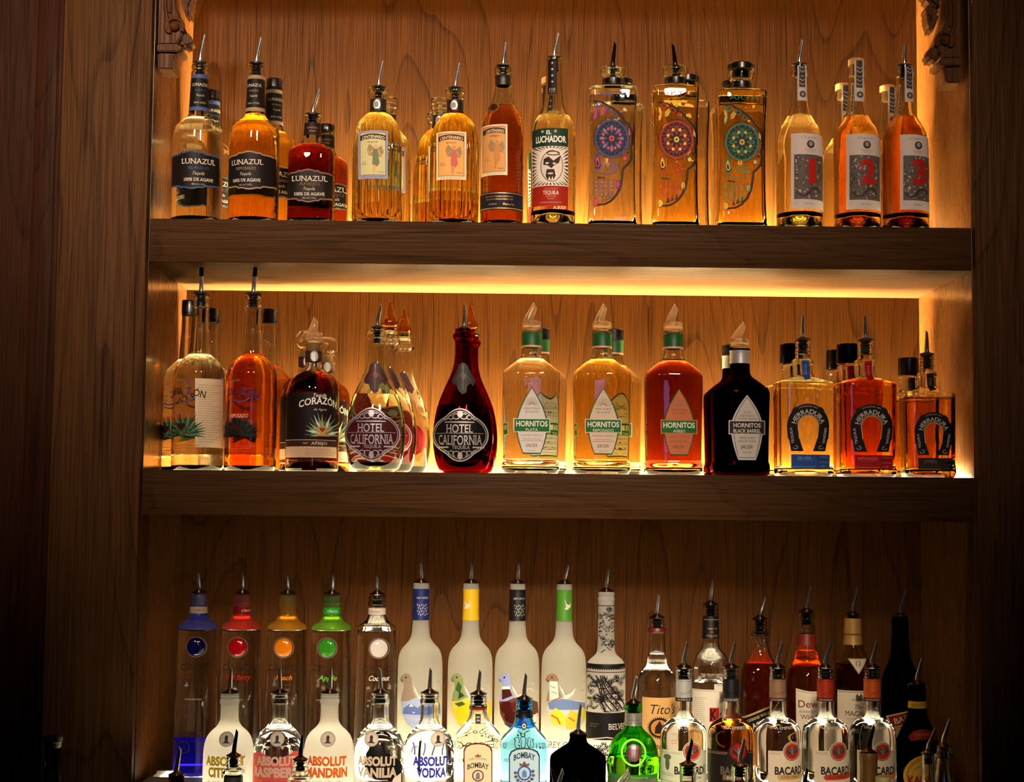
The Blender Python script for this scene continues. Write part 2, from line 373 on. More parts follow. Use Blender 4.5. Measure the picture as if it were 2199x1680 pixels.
def add_poly(bm, pts, layer, mi):
    vv = [bm.verts.new((x, y, layer)) for x, y in pts]
    try: f = bm.faces.new(vv)
    except ValueError: return
    f.material_index = mi
def decal_mesh(items, arc_of, place, du, dv):
    """items in photograph pixels -> one mesh. arc_of(x, y) gives (u, v, is_round); place(u, v, layer) the point on the surface"""
    bm = bmesh.new(); mats = []
    def mi_of(c):
        if not isinstance(c, bpy.types.Material): c = ink(c)
        if c not in mats: mats.append(c)
        return mats.index(c)
    for it in items:
        if it[0] == 'P':
            add_poly(bm, [arc_of(x, y)[:2] for x, y in it[1]], it[3], mi_of(it[2]))
        elif it[0] == 'L':
            _, pts, w, c, l, closed = it
            n = len(pts); mi = mi_of(c); nn = n if closed else n - 1
            off = []
            for i in range(n):
                a = pts[(i - 1) % n] if closed or i > 0 else pts[i]; b = pts[(i + 1) % n] if closed or i < n - 1 else pts[i]
                dx, dy = b[0] - a[0], b[1] - a[1]; d = sqrt(dx * dx + dy * dy) or 1.0
                off.append((-dy / d * w / 2, dx / d * w / 2))
            for i in range(nn):
                j = (i + 1) % n
                q = [(pts[i][0] - off[i][0], pts[i][1] - off[i][1]), (pts[j][0] - off[j][0], pts[j][1] - off[j][1]),
                     (pts[j][0] + off[j][0], pts[j][1] + off[j][1]), (pts[i][0] + off[i][0], pts[i][1] + off[i][1])]
                add_poly(bm, [arc_of(x, y)[:2] for x, y in q], l, mi)
        else:
            _, s, xc, yc, w, h, c, l, bold, serif, shear, arc, rot, arcr = it
            v, f, asp = text_shape(s, bold, serif); mi = mi_of(c)
            uc, vc, k = arc_of(xc, yc)
            out = []
            for x, y in v:
                X = (x - 0.5) * w; Y = (y - 0.5) * h
                X += shear * Y
                if arcr:
                    th = arcr[1] + X / arcr[0]; rr = arcr[0] + Y
                    X, Y = rr * sin(th), rr * cos(th)
                else:
                    Y += arc * (1 - (2 * X / w) ** 2)
                if rot: X, Y = X * cos(rot) - Y * sin(rot), X * sin(rot) + Y * cos(rot)
                out.append(bm.verts.new((uc + X * k, vc + Y * k, l)))
            for q in f:
                try: fc = bm.faces.new([out[i] for i in q]); fc.material_index = mi
                except ValueError: pass
    bmesh.ops.triangulate(bm, faces=[f for f in bm.faces if len(f.verts) > 4])
    us = [v.co.x for v in bm.verts]; vs_ = [v.co.y for v in bm.verts]
    def cuts(lo, hi, st):
        n = int((hi - lo) / st); return [lo + (hi - lo) * (i + 1) / (n + 1) for i in range(n)]
    for u in cuts(min(us), max(us), du):
        bmesh.ops.bisect_plane(bm, geom=bm.verts[:] + bm.edges[:] + bm.faces[:], plane_co=(u, 0, 0), plane_no=(1, 0, 0), dist=1e-7)
    for v in cuts(min(vs_), max(vs_), dv):
        bmesh.ops.bisect_plane(bm, geom=bm.verts[:] + bm.edges[:] + bm.faces[:], plane_co=(0, v, 0), plane_no=(0, 1, 0), dist=1e-7)
    bm.normal_update()
    for f in bm.faces:
        if f.normal.z < 0: f.normal_flip()
    for v in bm.verts: v.co = place(*v.co)
    return bm_mesh('label', bm), mats

# ------------------------------------------------------------------ bottles
NO_AIR = object()
class Bottle:
    """prof: (photo row, half width in photo px[, squareness, depth ratio]) from the foot up, read off the photograph at column cx"""
    def __init__(s, name, label, group, cx, depth, z0, prof, glass=None, liquid=None, level=None, seg=48, ribs=None, at_x=None, at_depth=None,
                 rz=0.0, foot=None, punt=0.006, wall=0.0028, cat='bottle', top_in=2.0):
        s.cx, s.depth, s.z0 = cx, depth, z0
        s.s = (px_of(at(cx, prof[0][0], depth) + Vector((0.1, 0, 0)))[0] - px_of(at(cx, prof[0][0], depth))[0]) / 0.1     # px per metre
        s.ax_x = at(cx, prof[0][0] if foot is None else foot, depth).x
        P0 = []
        for q in prof:
            py, hw = q[0], q[1]; n = q[2] if len(q) > 2 else 2.0; b = q[3] if len(q) > 3 else 1.0
            P0.append([max(s.z(py), 0.0), hw / s.s, n, b])
        P0[0][0] = 0.0
        s.prof = P0; s.ribs = ribs; s.seg = seg; s.ztop = P0[-1][0]
        X = s.ax_x if at_x is None else at_x
        s.root = empty(name, (X, depth if at_depth is None else at_depth, z0 + 0.0004), rz)
        tag(s.root, label, cat, group)
        glass = glass or GLASS
        if glass is NO_AIR: return
        # outer skin, closed by a foot; hollow above the liquid
        rings, faces = [], []
        def skin(P_, flip, ribbed=True, capb=True, capt=True):
            b0 = len(rings)
            for (z, a, n, br) in P_:
                for k in range(s.seg):
                    rings.append(s.section(a, n, br, 2 * pi * k / s.seg, z, ribbed) + (z,))
            m = len(P_)
            for i in range(m - 1):
                for k in range(s.seg):
                    k2 = (k + 1) % s.seg
                    q = (b0 + i * s.seg + k, b0 + i * s.seg + k2, b0 + (i + 1) * s.seg + k2, b0 + (i + 1) * s.seg + k)
                    faces.append(q[::-1] if flip else q)
            lo = [b0 + k for k in range(s.seg)]; hi = [b0 + (m - 1) * s.seg + k for k in range(s.seg)]
            if capb: faces.append(tuple(lo if flip else lo[::-1]))
            if capt: faces.append(tuple(hi[::-1] if flip else hi))
        outer = [tuple(q) for q in P0]
        a0, n0, b0 = P0[0][1], P0[0][2], P0[0][3]
        r0 = min(0.004, a0 * 0.2)
        foot_ = [(punt, a0 * 0.35, n0, b0), (punt * 0.8, a0 * 0.6, n0, b0), (0.0006, a0 - r0 * 1.6, n0, b0), (0.0, a0 - r0 * 0.9, n0, b0), (r0 * 0.35, a0 - r0 * 0.25, n0, b0), (r0, a0, n0, b0)]
        body = [q for q in s.smooth(outer) if q[0] > r0 * 1.3]
        zl = None if level is None else s.z(level)
        s.zl = zl
        skin(foot_ + body, False)
        ztop_in = s.ztop - top_in / s.s
        if zl is not None and zl < ztop_in - 0.006:
            w = wall
            cav = [(zl, max(s.interp(zl)[0] - w, 0.002)) + tuple(s.interp(zl)[1:])]
            cav += [(q[0], max(q[1] - w, 0.002), q[2], q[3]) for q in body if zl + 0.002 < q[0] < ztop_in - 0.001]
            e = s.interp(ztop_in); cav.append((ztop_in, max(e[0] - w, 0.002), e[1], e[2]))
            skin(cav, True, False)
        me = mesh_pd('glass_body', rings, faces)
        s.glass = link_mesh('glass_body', me, s.root, [glass], 0.7)
        if liquid is not None:
            rings, faces = [], []
            zt = (zl if zl is not None else ztop_in) - 0.0005
            if zl is None: zt = ztop_in - 0.02
            w = wall * 1.1
            zb = punt + 0.004
            P_ = [(zb, max(s.interp(zb)[0] - w * 1.6, 0.003)) + tuple(s.interp(zb)[1:])]
            P_ += [(q[0], max(q[1] - w, 0.003), q[2], q[3]) for q in body if zb + 0.003 < q[0] < zt - 0.002]
            e = s.interp(zt); P_.append((zt, max(e[0] - w, 0.003), e[1], e[2]))
            skin(P_, False, False)
            s.liq = link_mesh('liquid', mesh_pd('liquid', rings, faces), s.root, [liquid], 0.7)
    def z(s, py): return at(s.cx, py, s.depth).z - s.z0
    def smooth(s, P_):
        """two rounds of corner cutting between the rows, ends kept"""
        for _ in range(2):
            Q = [P_[0]]
            for a, b in zip(P_[:-1], P_[1:]):
                if abs(a[1] - b[1]) < 1e-5 and abs(a[0] - b[0]) > 0.02:
                    Q += [tuple(a[i] + (b[i] - a[i]) * t for i in range(4)) for t in (0.12, 0.88)]
                else:
                    Q += [tuple(a[i] + (b[i] - a[i]) * t for i in range(4)) for t in (0.25, 0.75)]
            Q.append(P_[-1]); P_ = Q
        out = [P_[0]]
        for q in P_[1:]:
            if q[0] > out[-1][0] + 1e-5: out.append(q)
        return out
    def interp(s, z):
        P_ = s._sm if hasattr(s, '_sm') else None
        if P_ is None: P_ = s._sm = s.smooth([tuple(q) for q in s.prof])
        if z <= P_[0][0]: return P_[0][1:]
        for a, b in zip(P_[:-1], P_[1:]):
            if z <= b[0]:
                t = (z - a[0]) / max(b[0] - a[0], 1e-9)
                return tuple(a[i] + (b[i] - a[i]) * t for i in (1, 2, 3))
        return P_[-1][1:]
    def section(s, a, n, br, th, z=0.0, ribbed=True):
        c, d = cos(th), sin(th)
        if s.ribs and ribbed:
            cnt, dep, z0_, z1_ = s.ribs
            k = min(1.0, max(0.0, (z - z0_) / 0.01)) * min(1.0, max(0.0, (z1_ - z) / 0.02))
            a = a * (1 + k * dep * (abs(sin(cnt * th / 2)) - 0.6))
        e = 2.0 / n
        return (a * (abs(c) ** e) * (1 if c >= 0 else -1), a * br * (abs(d) ** e) * (1 if d >= 0 else -1))
    def axis(s, py): return px_of(Vector((s.ax_x, s.depth, s.z0 + s.z(py))))[0]
    # a flat design wrapped on the front of the body; dx turns it on the body (in px at the surface)
    def decal(s, part, items, lift=0.0003, dx=0.0, parent=None, back=False, name_label=None):
        def arc_of(x, y):
            z = s.z(y); a, n, br = s.interp(z)
            u = (x - s.axis(y)) / s.s
            if n < 2.6:
                t = u / a
                u = a * asin(t) if -1 < t < 1 else (a * (pi / 2) * (1 if t > 0 else -1) + (u - a * (1 if t > 0 else -1)))
            return u + dx / s.s, z, 1.0 / s.s
        def place(u, v, l):
            a, n, br = s.interp(v)
            dz = 0.002; a2 = s.interp(v + dz)[0]; a1 = s.interp(v - dz)[0]
            slope = max(-2.0, min(2.0, (a2 - a1) / (2 * dz)))
            o = lift + l * 0.00014
            sg = 1.0 if back else -1.0
            if n < 2.6:
                th = u / a; nn = Vector((sin(th), sg * cos(th) * 1.0, -slope)).normalized()
                p = Vector((a * sin(th), sg * a * br * cos(th), v))
            else:
                t = max(-0.992, min(0.992, u / a)); k = (1 - abs(t) ** n)
                y = a * br * k ** (1.0 / n)
                dyt = br * (abs(t) ** (n - 1)) * (1 if t > 0 else -1) * k ** (1.0 / n - 1)
                nn = Vector((dyt, sg, -slope * br)).normalized(); p = Vector((a * t, sg * y, v))
            return p + nn * o
        av = s.interp(s.z(items[0][1][0][1]) if items[0][0] in 'PL' else s.z(items[0][3]))[0]
        me, mats = decal_mesh(items, arc_of, place, max(av * 0.09, 0.0028), 0.0045)
        return link_mesh(part, me, parent or s.root, mats, None, None)
    # a turned sleeve that follows the body between two rows
    def sleeve(s, part, y0, y1, mat, grow=0.0006, parent=None, extra=None):
        z0, z1 = sorted((s.z(y0), s.z(y1)))
        P_ = []
        n = max(2, int((z1 - z0) / 0.004))
        for i in range(n + 1):
            z = z0 + (z1 - z0) * i / n; a, nn, br = s.interp(z); P_.append((z, a + grow, nn, br))
        e0, e1 = P_[0], P_[-1]
        P_ = [(e0[0], e0[1] - grow * 1.5) + e0[2:]] + P_ + [(e1[0], e1[1] - grow * 1.5) + e1[2:]]
        v, f = [], []
        for (z, a, nn, br) in P_:
            for k in range(s.seg): v.append(s.section(a, nn, br, 2 * pi * k / s.seg, 0, False) + (z,))
        for i in range(len(P_) - 1):
            for k in range(s.seg):
                k2 = (k + 1) % s.seg; f.append((i * s.seg + k, i * s.seg + k2, (i + 1) * s.seg + k2, (i + 1) * s.seg + k))
        return link_mesh(part, mesh_pd(part, v, f), parent or s.root, [mat], 0.7)
    # a turned part on the axis: rows (photo row, half width)
    def lathe(s, part, rows, mat, parent=None, seg=32, smooth=0.6, n=2.0, br=1.0):
        v, f = [], []
        for (py, hw) in rows:
            z = s.z(py)
            for k in range(seg): v.append(s.section(hw / s.s, n, br, 2 * pi * k / seg, 0, False) + (z,))
        m = len(rows)
        for i in range(m - 1):
            for k in range(seg):
                k2 = (k + 1) % seg; f.append((i * seg + k, i * seg + k2, (i + 1) * seg + k2, (i + 1) * seg + k))
        f.append(tuple(range(seg))[::-1]); f.append(tuple((m - 1) * seg + k for k in range(seg)))
        return link_mesh(part, mesh_pd(part, v, f), parent or s.root, [mat], smooth)
    # speed pourer: rubber fins in the neck, a flange on the mouth, a bent metal spout to the tip (tx, ty)
    def pourer(s, py, hw, tx, ty, style='rubber', spout=None, tipcap=False, fins=28, lean=0.010):
        m = BLACKP if style == 'rubber' else CHROME
        fr = hw * 0.62
        rows = []
        y = py + fins
        while y > py + 4:
            rows += [(y, fr * 0.72), (y - 1.2, fr), (y - 3.4, fr), (y - 4.4, fr * 0.72)]; y -= 6.5
        rows += [(py + 1.5, fr * 0.8)]
        st = s.lathe('pourer', rows + [(py + 0.6, fr), (py + 0.4, hw * 1.02), (py - 2.2, hw * 1.04), (py - 4.0, hw * 0.88), (py - 5.0, 6.5), (py - 6.5, 5.4), (py - 7.5, 4.6)] if style == 'rubber'
                     else rows + [(py + 0.6, fr)], RUBBER)
        if style != 'rubber':
            s.lathe('flange', [(py + 1.0, hw * 0.9), (py + 0.3, hw * 1.05), (py - 1.5, hw * 1.05), (py - 4.0, hw * 0.72), (py - 7.0, hw * 0.42), (py - 9.0, 5.0)], plain('chrome_reflecting_wood', (150, 112, 84), 0.22, 1.0), st)  # chrome dome; the brown reflection of the wood is put into its colour
        x0 = s.axis(py)
        bm = bmesh.new()
        def pt(px, y_, fy): return Vector(((px - x0) / s.s, fy, s.z(y_)))
        hgt = py - ty
        dxp = tx - x0
        k = [(0.10, 0.0, 5.4), (0.16, 0.02, 5.0), (0.30, 0.10, 4.9), (0.42, 0.24, 4.7), (0.52, 0.40, 4.4), (0.75, 0.70, 3.8), (1.0, 1.0, 3.1)]
        tube_bm(bm, [pt(x0 + dxp * b, py - hgt * a, -lean * b) for a, b, r in k], [r / s.s for a, b, r in k], 12, True, 1.2)
        sp = link_mesh('spout', bm_mesh('spout', bm), st, [spout or CHROME], 0.9)
        if tipcap:
            bm = bmesh.new()
            tube_bm(bm, [pt(x0 + dxp * b, py - hgt * a, -lean * b) for a, b in ((0.66, 0.60), (0.68, 0.62), (0.96, 0.97), (1.0, 1.0))], [3.6 / s.s, 5.6 / s.s, 5.4 / s.s, 3.5 / s.s], 12)
            link_mesh('tip_cap', bm_mesh('tip_cap', bm), st, [BLACKP], 0.9)
        return st
    # clear plastic pourer with a thick slanted snout
    def plastic_pourer(s, py, hw, tx, ty):
        st = s.lathe('pourer', [(py + 24, hw * 0.55), (py + 4, hw * 0.66), (py + 1, hw * 0.66), (py, hw * 0.98), (py - 4, hw), (py - 6, hw * 0.93), (py - 8, hw * 0.98), (py - 12, hw * 0.97), (py - 15, hw * 0.86), (py - 17, hw * 0.5)], PLASTIC)
        x0 = s.axis(py); bm = bmesh.new(); hgt = py - ty; dxp = tx - x0
        k = [(0.20, -0.85, 12.5), (0.34, -0.85, 11.5), (0.50, -0.55, 9.8), (0.72, 0.1, 8.0), (1.0, 1.0, 6.2)]
        tube_bm(bm, [Vector(((dxp * b) / s.s, -0.004 * a, s.z(py - hgt * a))) for a, b, r in k], [r / s.s for a, b, r in k], 14, True, 0.7)
        link_mesh('snout', bm_mesh('snout', bm), st, [PLASTIC], 0.9)
        s.lathe('cork', [(py + 30, hw * 0.7), (py + 2, hw * 0.7)], plain('cork', (190, 150, 96), 0.7), st)
        return st

# ------------------------------------------------------------------ upper shelf
WHITE = (236, 230, 222); CREAM = (228, 212, 178); BLK = (18, 14, 12); SILV = plain('silver_foil', (196, 192, 190), 0.35, 0.5); GOLD = plain('gold_foil', (206, 164, 92), 0.35, 0.5)
L_CLEAR = liquid_mat((0.96, 0.93, 0.84)); L_PALE = liquid_mat((0.93, 0.80, 0.42)); L_STRAW = liquid_mat((0.96, 0.90, 0.62))
L_GOLD = liquid_mat((0.92, 0.66, 0.14)); L_AMBER = liquid_mat((0.70, 0.28, 0.02)); L_RED = liquid_mat((0.36, 0.07, 0.005)); L_DARK = liquid_mat((0.16, 0.015, 0.002))
L_DEEP = liquid_mat((0.40, 0.10, 0.005))
GT = 'tequila bottles on the upper shelf'
def yb_top(x): return 480.0 + (x - 1200) * 0.0106
FR = 0.060                         # front row stands this far in
def foot_row(x, d, z0):            # photo row of the foot of something on a shelf at depth d
    lo, hi = 300.0, 1900.0
    for _ in range(40):
        m = (lo + hi) / 2
        if at(x, m, d).z > z0: lo = m
        else: hi = m
    return lo

def wavy(x0, x1, ym, yh, up):
    """the swelling and curling edge of a shaped label between two columns"""
    n = 24; out = []
    for i in range(n + 1):
        t = i / n; u = abs(2 * t - 1)
        y = yh * (0.55 * cos(pi * min(u * 1.7, 1.0)) - 0.35 * (u > 0.75) * (u - 0.75) * 4 + 0.5 * max(0, 1 - abs(u - 0.42) * 9))
        out.append((x0 + (x1 - x0) * t, ym - y if up else ym + y))
    return out
def lunazul_label(xa, xb, yt, ybm, tc, edge, word, wave2=None):
    c0 = (xa + xb) / 2
    top = wavy(xa, xb, yt, 6, True); bot = wavy(xa, xb, ybm, 6, False)
    it = [P(top + bot[::-1], (24, 19, 18), 0), L(top, 3.0, edge, 1), L(bot, 3.0, edge, 1)]
    h = ybm - yt
    it += [T('LUNAZUL', tc, yt + h * 0.25, 76, 11.5, (206, 196, 182), 2, 0.0, True),
           T(word, tc, yt + h * 0.44, 44, 6.5, edge, 2), T('Tequila', tc, yt + h * 0.60, 26, 7, (180, 168, 150), 2, 0, False, 0.35),
           T('100% DE AGAVE', tc, yt + h * 0.78, 64, 7, (206, 196, 182), 2, 0.01, True), T('40% ALC./VOL.', tc, yt + h * 0.92, 30, 3.6, (170, 160, 148), 2)]
    return it
def lunazul_prof(b):
    return [(b, 52.5), (b - 6, 54), (b - 60, 54.5), (b - 150, 54), (b - 190, 53.5), (b - 203, 52), (b - 211, 46), (b - 222, 33), (b - 230, 24), (b - 238, 21),
            (b - 310, 18.5), (b - 318, 17.8), (b - 320, 19), (b - 325, 19), (b - 327, 16.8), (b - 333, 16.8), (b - 335, 18), (b - 339, 18), (b - 341, 16.5), (b - 344, 17)]
def lunazul(label, cx, liq, edge, word, dxl, pour=None, at_x=None, at_depth=None, shift=0.0):
    f = foot_row(cx, FR, ZT)
    b0 = f                                       # rows below are read relative to the hidden foot
    B = Bottle('tequila_bottle', label, GT, cx, FR, ZT, lunazul_prof(b0), None, liq, b0 - 225 if liq is L_CLEAR or pour is None else b0 - 236, at_x=at_x, at_depth=at_depth)
    B.decal('label', lunazul_label(cx - 53, cx + 53, b0 - 143, b0 - 70, cx + dxl, edge, word))
    nl = [R(B.axis(b0 - 240) - 40, b0 - 318, B.axis(b0 - 240) + 40, b0 - 240, (22, 18, 17), 0), R(B.axis(b0 - 240) - 40, b0 - 318, B.axis(b0 - 240) + 40, b0 - 310, edge, 1), R(B.axis(b0 - 240) - 40, b0 - 248, B.axis(b0 - 240) + 40, b0 - 240, edge, 1)]
    c = B.axis(b0 - 290) + dxl * 0.35
    nl += [T('LUNAZUL', c, b0 - 296, 38, 6.5, (190, 182, 170), 2, 0, True), T(word, c, b0 - 284, 22, 4, edge, 2), T('Tequila', c, b0 - 273, 18, 5, (170, 160, 145), 2, 0, False, .35), T('BAR LITER', c, b0 - 257, 26, 4, (170, 160, 145), 2)]
    B.decal('neck_label', nl)
    if pour: B.pourer(b0 - 345, 16, *pour)
    else: B.lathe('cap', [(b0 - 318, 17.5), (b0 - 319, 18.5), (b0 - 340, 18.5), (b0 - 344, 17), (b0 - 345, 14)], BLACKP)
    return B
BLUE_E = (62, 78, 120); TAN_E = (142, 118, 92)
lunazul('clear tequila with black, blue edged wavy label and spout, leftmost on upper shelf', 421, L_CLEAR, BLUE_E, 'BLANCO', 15, (440, 77))
lunazul('half hidden black capped bottle behind the clear tequila with the blue edged wavy label', 421, L_CLEAR, BLUE_E, 'BLANCO', 34, None, at(448, 500, 0.27).x, 0.27)
lunazul('golden tequila with black tan edged wavy label and spout, long dark neck label', 543, L_GOLD, TAN_E, 'REPOSADO', -8, (561, 83))
lunazul('black capped golden bottle peeping out right of the golden tequila with spout', 543, L_GOLD, TAN_E, 'REPOSADO', 26, None, at(582, 500, 0.17).x, 0.17)
def anejo(label, cx, pour=None, at_x=None, at_depth=None, dxl=0):
    b = foot_row(cx, FR, ZT)
    B = Bottle('tequila_bottle', label, GT, cx, FR, ZT, [(b, 48.5, 3.2, .9), (b - 5, 50, 3.2, .9), (b - 148, 50, 3.2, .9), (b - 157, 48, 3, .9), (b - 166, 38, 2.6, .95), (b - 172, 27, 2.2, 1), (b - 180, 22), (b - 188, 19),
               (b - 222, 17.5), (b - 228, 17), (b - 230, 18), (b - 234, 18), (b - 236, 17)], None, L_RED, b - 170, at_x=at_x, at_depth=at_depth, seg=56)
    B.decal('label', lunazul_label(cx - 49, cx + 49, b - 108, b - 46, cx + dxl + 2, (120, 84, 66), 'AÑEJO'))
    a = B.axis(b - 205)
    B.decal('neck_label', [R(a - 38, b - 218, a + 38, b - 191, (34, 22, 18), 0), T('LUNAZUL', a + 2, b - 207, 26, 4, (150, 120, 100), 2), T('Añejo', a + 2, b - 200, 16, 4, (150, 120, 100), 2, 0, False, .3)])
    if pour: B.pourer(b - 237, 16, *pour)
    else: B.lathe('cap', [(b - 222, 17.5), (b - 224, 18.5), (b - 240, 18.5), (b - 243, 17), (b - 244, 13)], plain('brushed_dark_cap', (90, 84, 78), 0.25, 1.0))
anejo('short dark amber tequila with black wavy label and spout, third bottle of the upper shelf', 667, (686, 194))
anejo('short dark amber bottle with a silvery cap, behind the short dark amber tequila with spout', 667, None, at(697, 500, 0.165).x, 0.165, 22)

# ribbed bottles with a picture label
def angel(c0, skin, dress):
    """a small winged figure in a dress, printed on the picture label"""
    x, y = c0
    it = [P([(x - 2, y - 24), (x - 12, y - 33), (x - 17, y - 20), (x - 13, y - 8), (x - 4, y - 6)], (150, 130, 90), 2), P([(x + 4, y - 22), (x + 13, y - 30), (x + 17, y - 16), (x + 12, y - 4), (x + 5, y - 6)], (150, 130, 90), 2),
          E(x + 1, y - 27, 3.4, 4, skin, 3), P([(x - 4, y - 22), (x + 5, y - 22), (x + 6, y - 8), (x + 9, y + 8), (x + 4, y + 16), (x - 6, y + 12), (x - 5, y - 8)], dress, 3),
          P([(x - 4, y + 10), (x + 2, y + 14), (x - 1, y + 30), (x - 5, y + 30)], skin, 3), L([(x - 3, y - 20), (x - 12, y - 12), (x - 15, y - 20)], 2.2, skin, 3), L([(x + 5, y - 19), (x + 12, y - 8), (x + 14, y - 4)], 2.2, skin, 3)]
    return it
def picture_label(x0, y0, x1, y1, border, paper, skin, dress, word, banner=(40, 34, 26)):
    w = x1 - x0; h = y1 - y0; c = (x0 + x1) / 2
    it = [R(x0, y0, x1, y1, border, 0), R(x0 + 4, y0 + 3.5, x1 - 4, y1 - 7, (86, 74, 54), 1), R(x0 + 5, y0 + 4.5, x1 - 5, y1 - 8, paper, 2)]
    n = 12
    top = [(x0 + 5 + (w - 10) * i / n, y0 + 10 - 3.5 * (1 - (2 * i / n - 1) ** 2)) for i in range(n + 1)]; bt = [(p[0], p[1] + 11) for p in top]
    it += [P(top + bt[::-1], banner, 3), T('CENTENARIO', c, y0 + 15.5, w - 13, 7, CREAM, 4, 0.012, False, 0, 3.0), T(word, c, y0 + 24.5, 22, 3.4, (70, 56, 40), 4, 0.01, True)]
    it += [(i[0],) + tuple(i[1:-1]) + (i[-1] + 2,) if i[0] == 'P' else i[:4] + (i[4] + 2, i[5]) for i in angel((c + 5, y0 + h * 0.60), skin, dress)]
    it += [T('TEQUILA', x1 - 14, y1 - 14, 14, 2.8, (70, 56, 40), 4), T('GRAN', x0 + 13, y0 + h * .66, 9, 2.6, (90, 76, 56), 4), T('RESERVA', x0 + 14, y0 + h * .70, 14, 2.6, (90, 76, 56), 4), T('38% ALC./VOL. HECHO EN MEXICO', c, y1 - 3.6, w - 14, 2.6, (70, 60, 50), 1)]
    return it
def ribbed(label, cx, liq, style, pour=None, at_x=None, at_depth=None, dxl=0.0, lx=0):
    b = foot_row(cx, FR, ZT)
    B = Bottle('tequila_bottle', label, GT, cx, FR, ZT, [(b, 50), (b - 4, 52), (b - 150, 52), (b - 185, 50.5), (b - 210, 46), (b - 226, 39), (b - 238, 28), (b - 243, 20), (b - 246, 17.5), (b - 272, 17.5), (b - 274, 20), (b - 280, 20),
               (b - 282, 18.5), (b - 285, 18.5), (b - 287, 21.5), (b - 294, 21.5), (b - 297, 20.5)], None, liq, b - 240, seg=120, ribs=(30, 0.055, 0.006, B_Z(cx, b - 238)), at_x=at_x, at_depth=at_depth)
    x0, y0, x1, y1 = lx - 30.5, b - 194, lx + 30.5, b - 92
    B.decal('label', picture_label(x0, y0, x1, y1, *style), lift=0.0022, dx=dxl)
    B.sleeve('neck_band', b - 246, b - 271, plain('dark_neck_band', (32, 26, 20), 0.4))
    a = B.axis(b - 262)
    B.decal('medallion', [E(a - 2, b - 258, 7, 10, SILV, 0), E(a - 2, b - 258, 4.5, 7, (150, 140, 130), 1), P([(a - 6, b - 249), (a + 2, b - 249), (a + 5, b - 240), (a - 5, b - 240)], (60, 66, 40) if style[0] != CREAM else (120, 20, 26), 0)], lift=0.0016)
    if pour: B.pourer(b - 297, 13.5, *pour)
    else:
        B.lathe('stopper', [(b - 280, 15.5), (b - 297, 16), (b - 298, 21), (b - 309, 21.5), (b - 312, 19), (b - 313, 12)], GLASS)
    return B
def B_Z(cx, py): return at(cx, py, FR).z - ZT
PL = ((150, 150, 190), (196, 190, 140), (206, 160, 110), (104, 116, 84), 'PLATA'); RP = (CREAM, (226, 166, 96), (210, 130, 90), (196, 96, 84), 'REPOSADO', (78, 34, 24))
ribbed('pale yellow ribbed bottle with lavender framed picture label and spout', 808, L_PALE, PL, (822, 133), lx=804.5)
ribbed('pale ribbed bottle hidden behind the ribbed bottle with the lavender framed label', 808, L_PALE, PL, None, at(830, 500, .19).x, .19, 20, 804.5)
ribbed('amber ribbed bottle with cream framed picture label and spout', 974, L_GOLD, RP, (986, 137), lx=970.5)
ribbed('glass stoppered amber ribbed bottle just left behind the amber ribbed bottle with spout', 974, L_GOLD, RP, None, at(942, 500, .19).x, .19, 18, 970.5)
ribbed('rearmost amber ribbed bottle by the back wall, left behind the amber ribbed bottle with spout', 974, L_GOLD, RP, None, at(934, 500, .315).x, .315, 0, 970.5)
# tall dark amber bottle with the picture label and a round seal
cx = 1077; b = foot_row(cx, FR, ZT)
B = Bottle('tequila_bottle', 'tall dark amber bottle with cream picture label, round shoulder seal and navy foot band', GT, cx, FR, ZT,
           [(b, 44.5), (b - 5, 46), (b - 200, 45.5), (b - 222, 43), (b - 240, 38), (b - 254, 31), (b - 268, 24), (b - 290, 18.5), (b - 310, 16.5), (b - 322, 16.5), (b - 325, 18.5), (b - 332, 18.5), (b - 334, 16.5), (b - 336, 18.5), (b - 343, 18.5), (b - 346, 17.5)],
           None, L_DEEP, b - 260, seg=90, ribs=(26, 0.03, 0.004, 0.20))
B.decal('label', picture_label(1034, 278, 1089, 386, CREAM, (210, 150, 90), (190, 130, 70), (196, 130, 70), 'AÑEJO', (66, 40, 28)), lift=0.0012)
B.decal('foot_band', [R(1032, 421, 1121, 459, (24, 26, 40), 0), L([(1032, 424), (1121, 424)], 1.4, GOLD, 1), L([(1032, 456), (1121, 456)], 1.4, GOLD, 1), T('GRAN AGAVE TEQUILA CENTENARIO', 1070, 431, 62, 3, GOLD, 1), T('HECHO EN MEXICO DESDE 1857', 1072, 437, 60, 3, GOLD, 1), T('ANEJO', 1058, 447, 18, 4, GOLD, 1), T('Reserva', 1092, 447, 24, 5, GOLD, 1, 0, False, .3)], lift=0.0012)
B.decal('seal', [E(1060, 238, 13, 12, (70, 38, 18), 0), O(1060, 238, 11, 10, 1.5, (150, 100, 50), 1), E(1060, 238, 5, 6, (40, 22, 10), 1)], lift=0.0012)
B.sleeve('neck_band', 165, 186, plain('dark_neck_band', (32, 26, 20), 0.4))
B.pourer(b - 346, 15, 1086, 93)
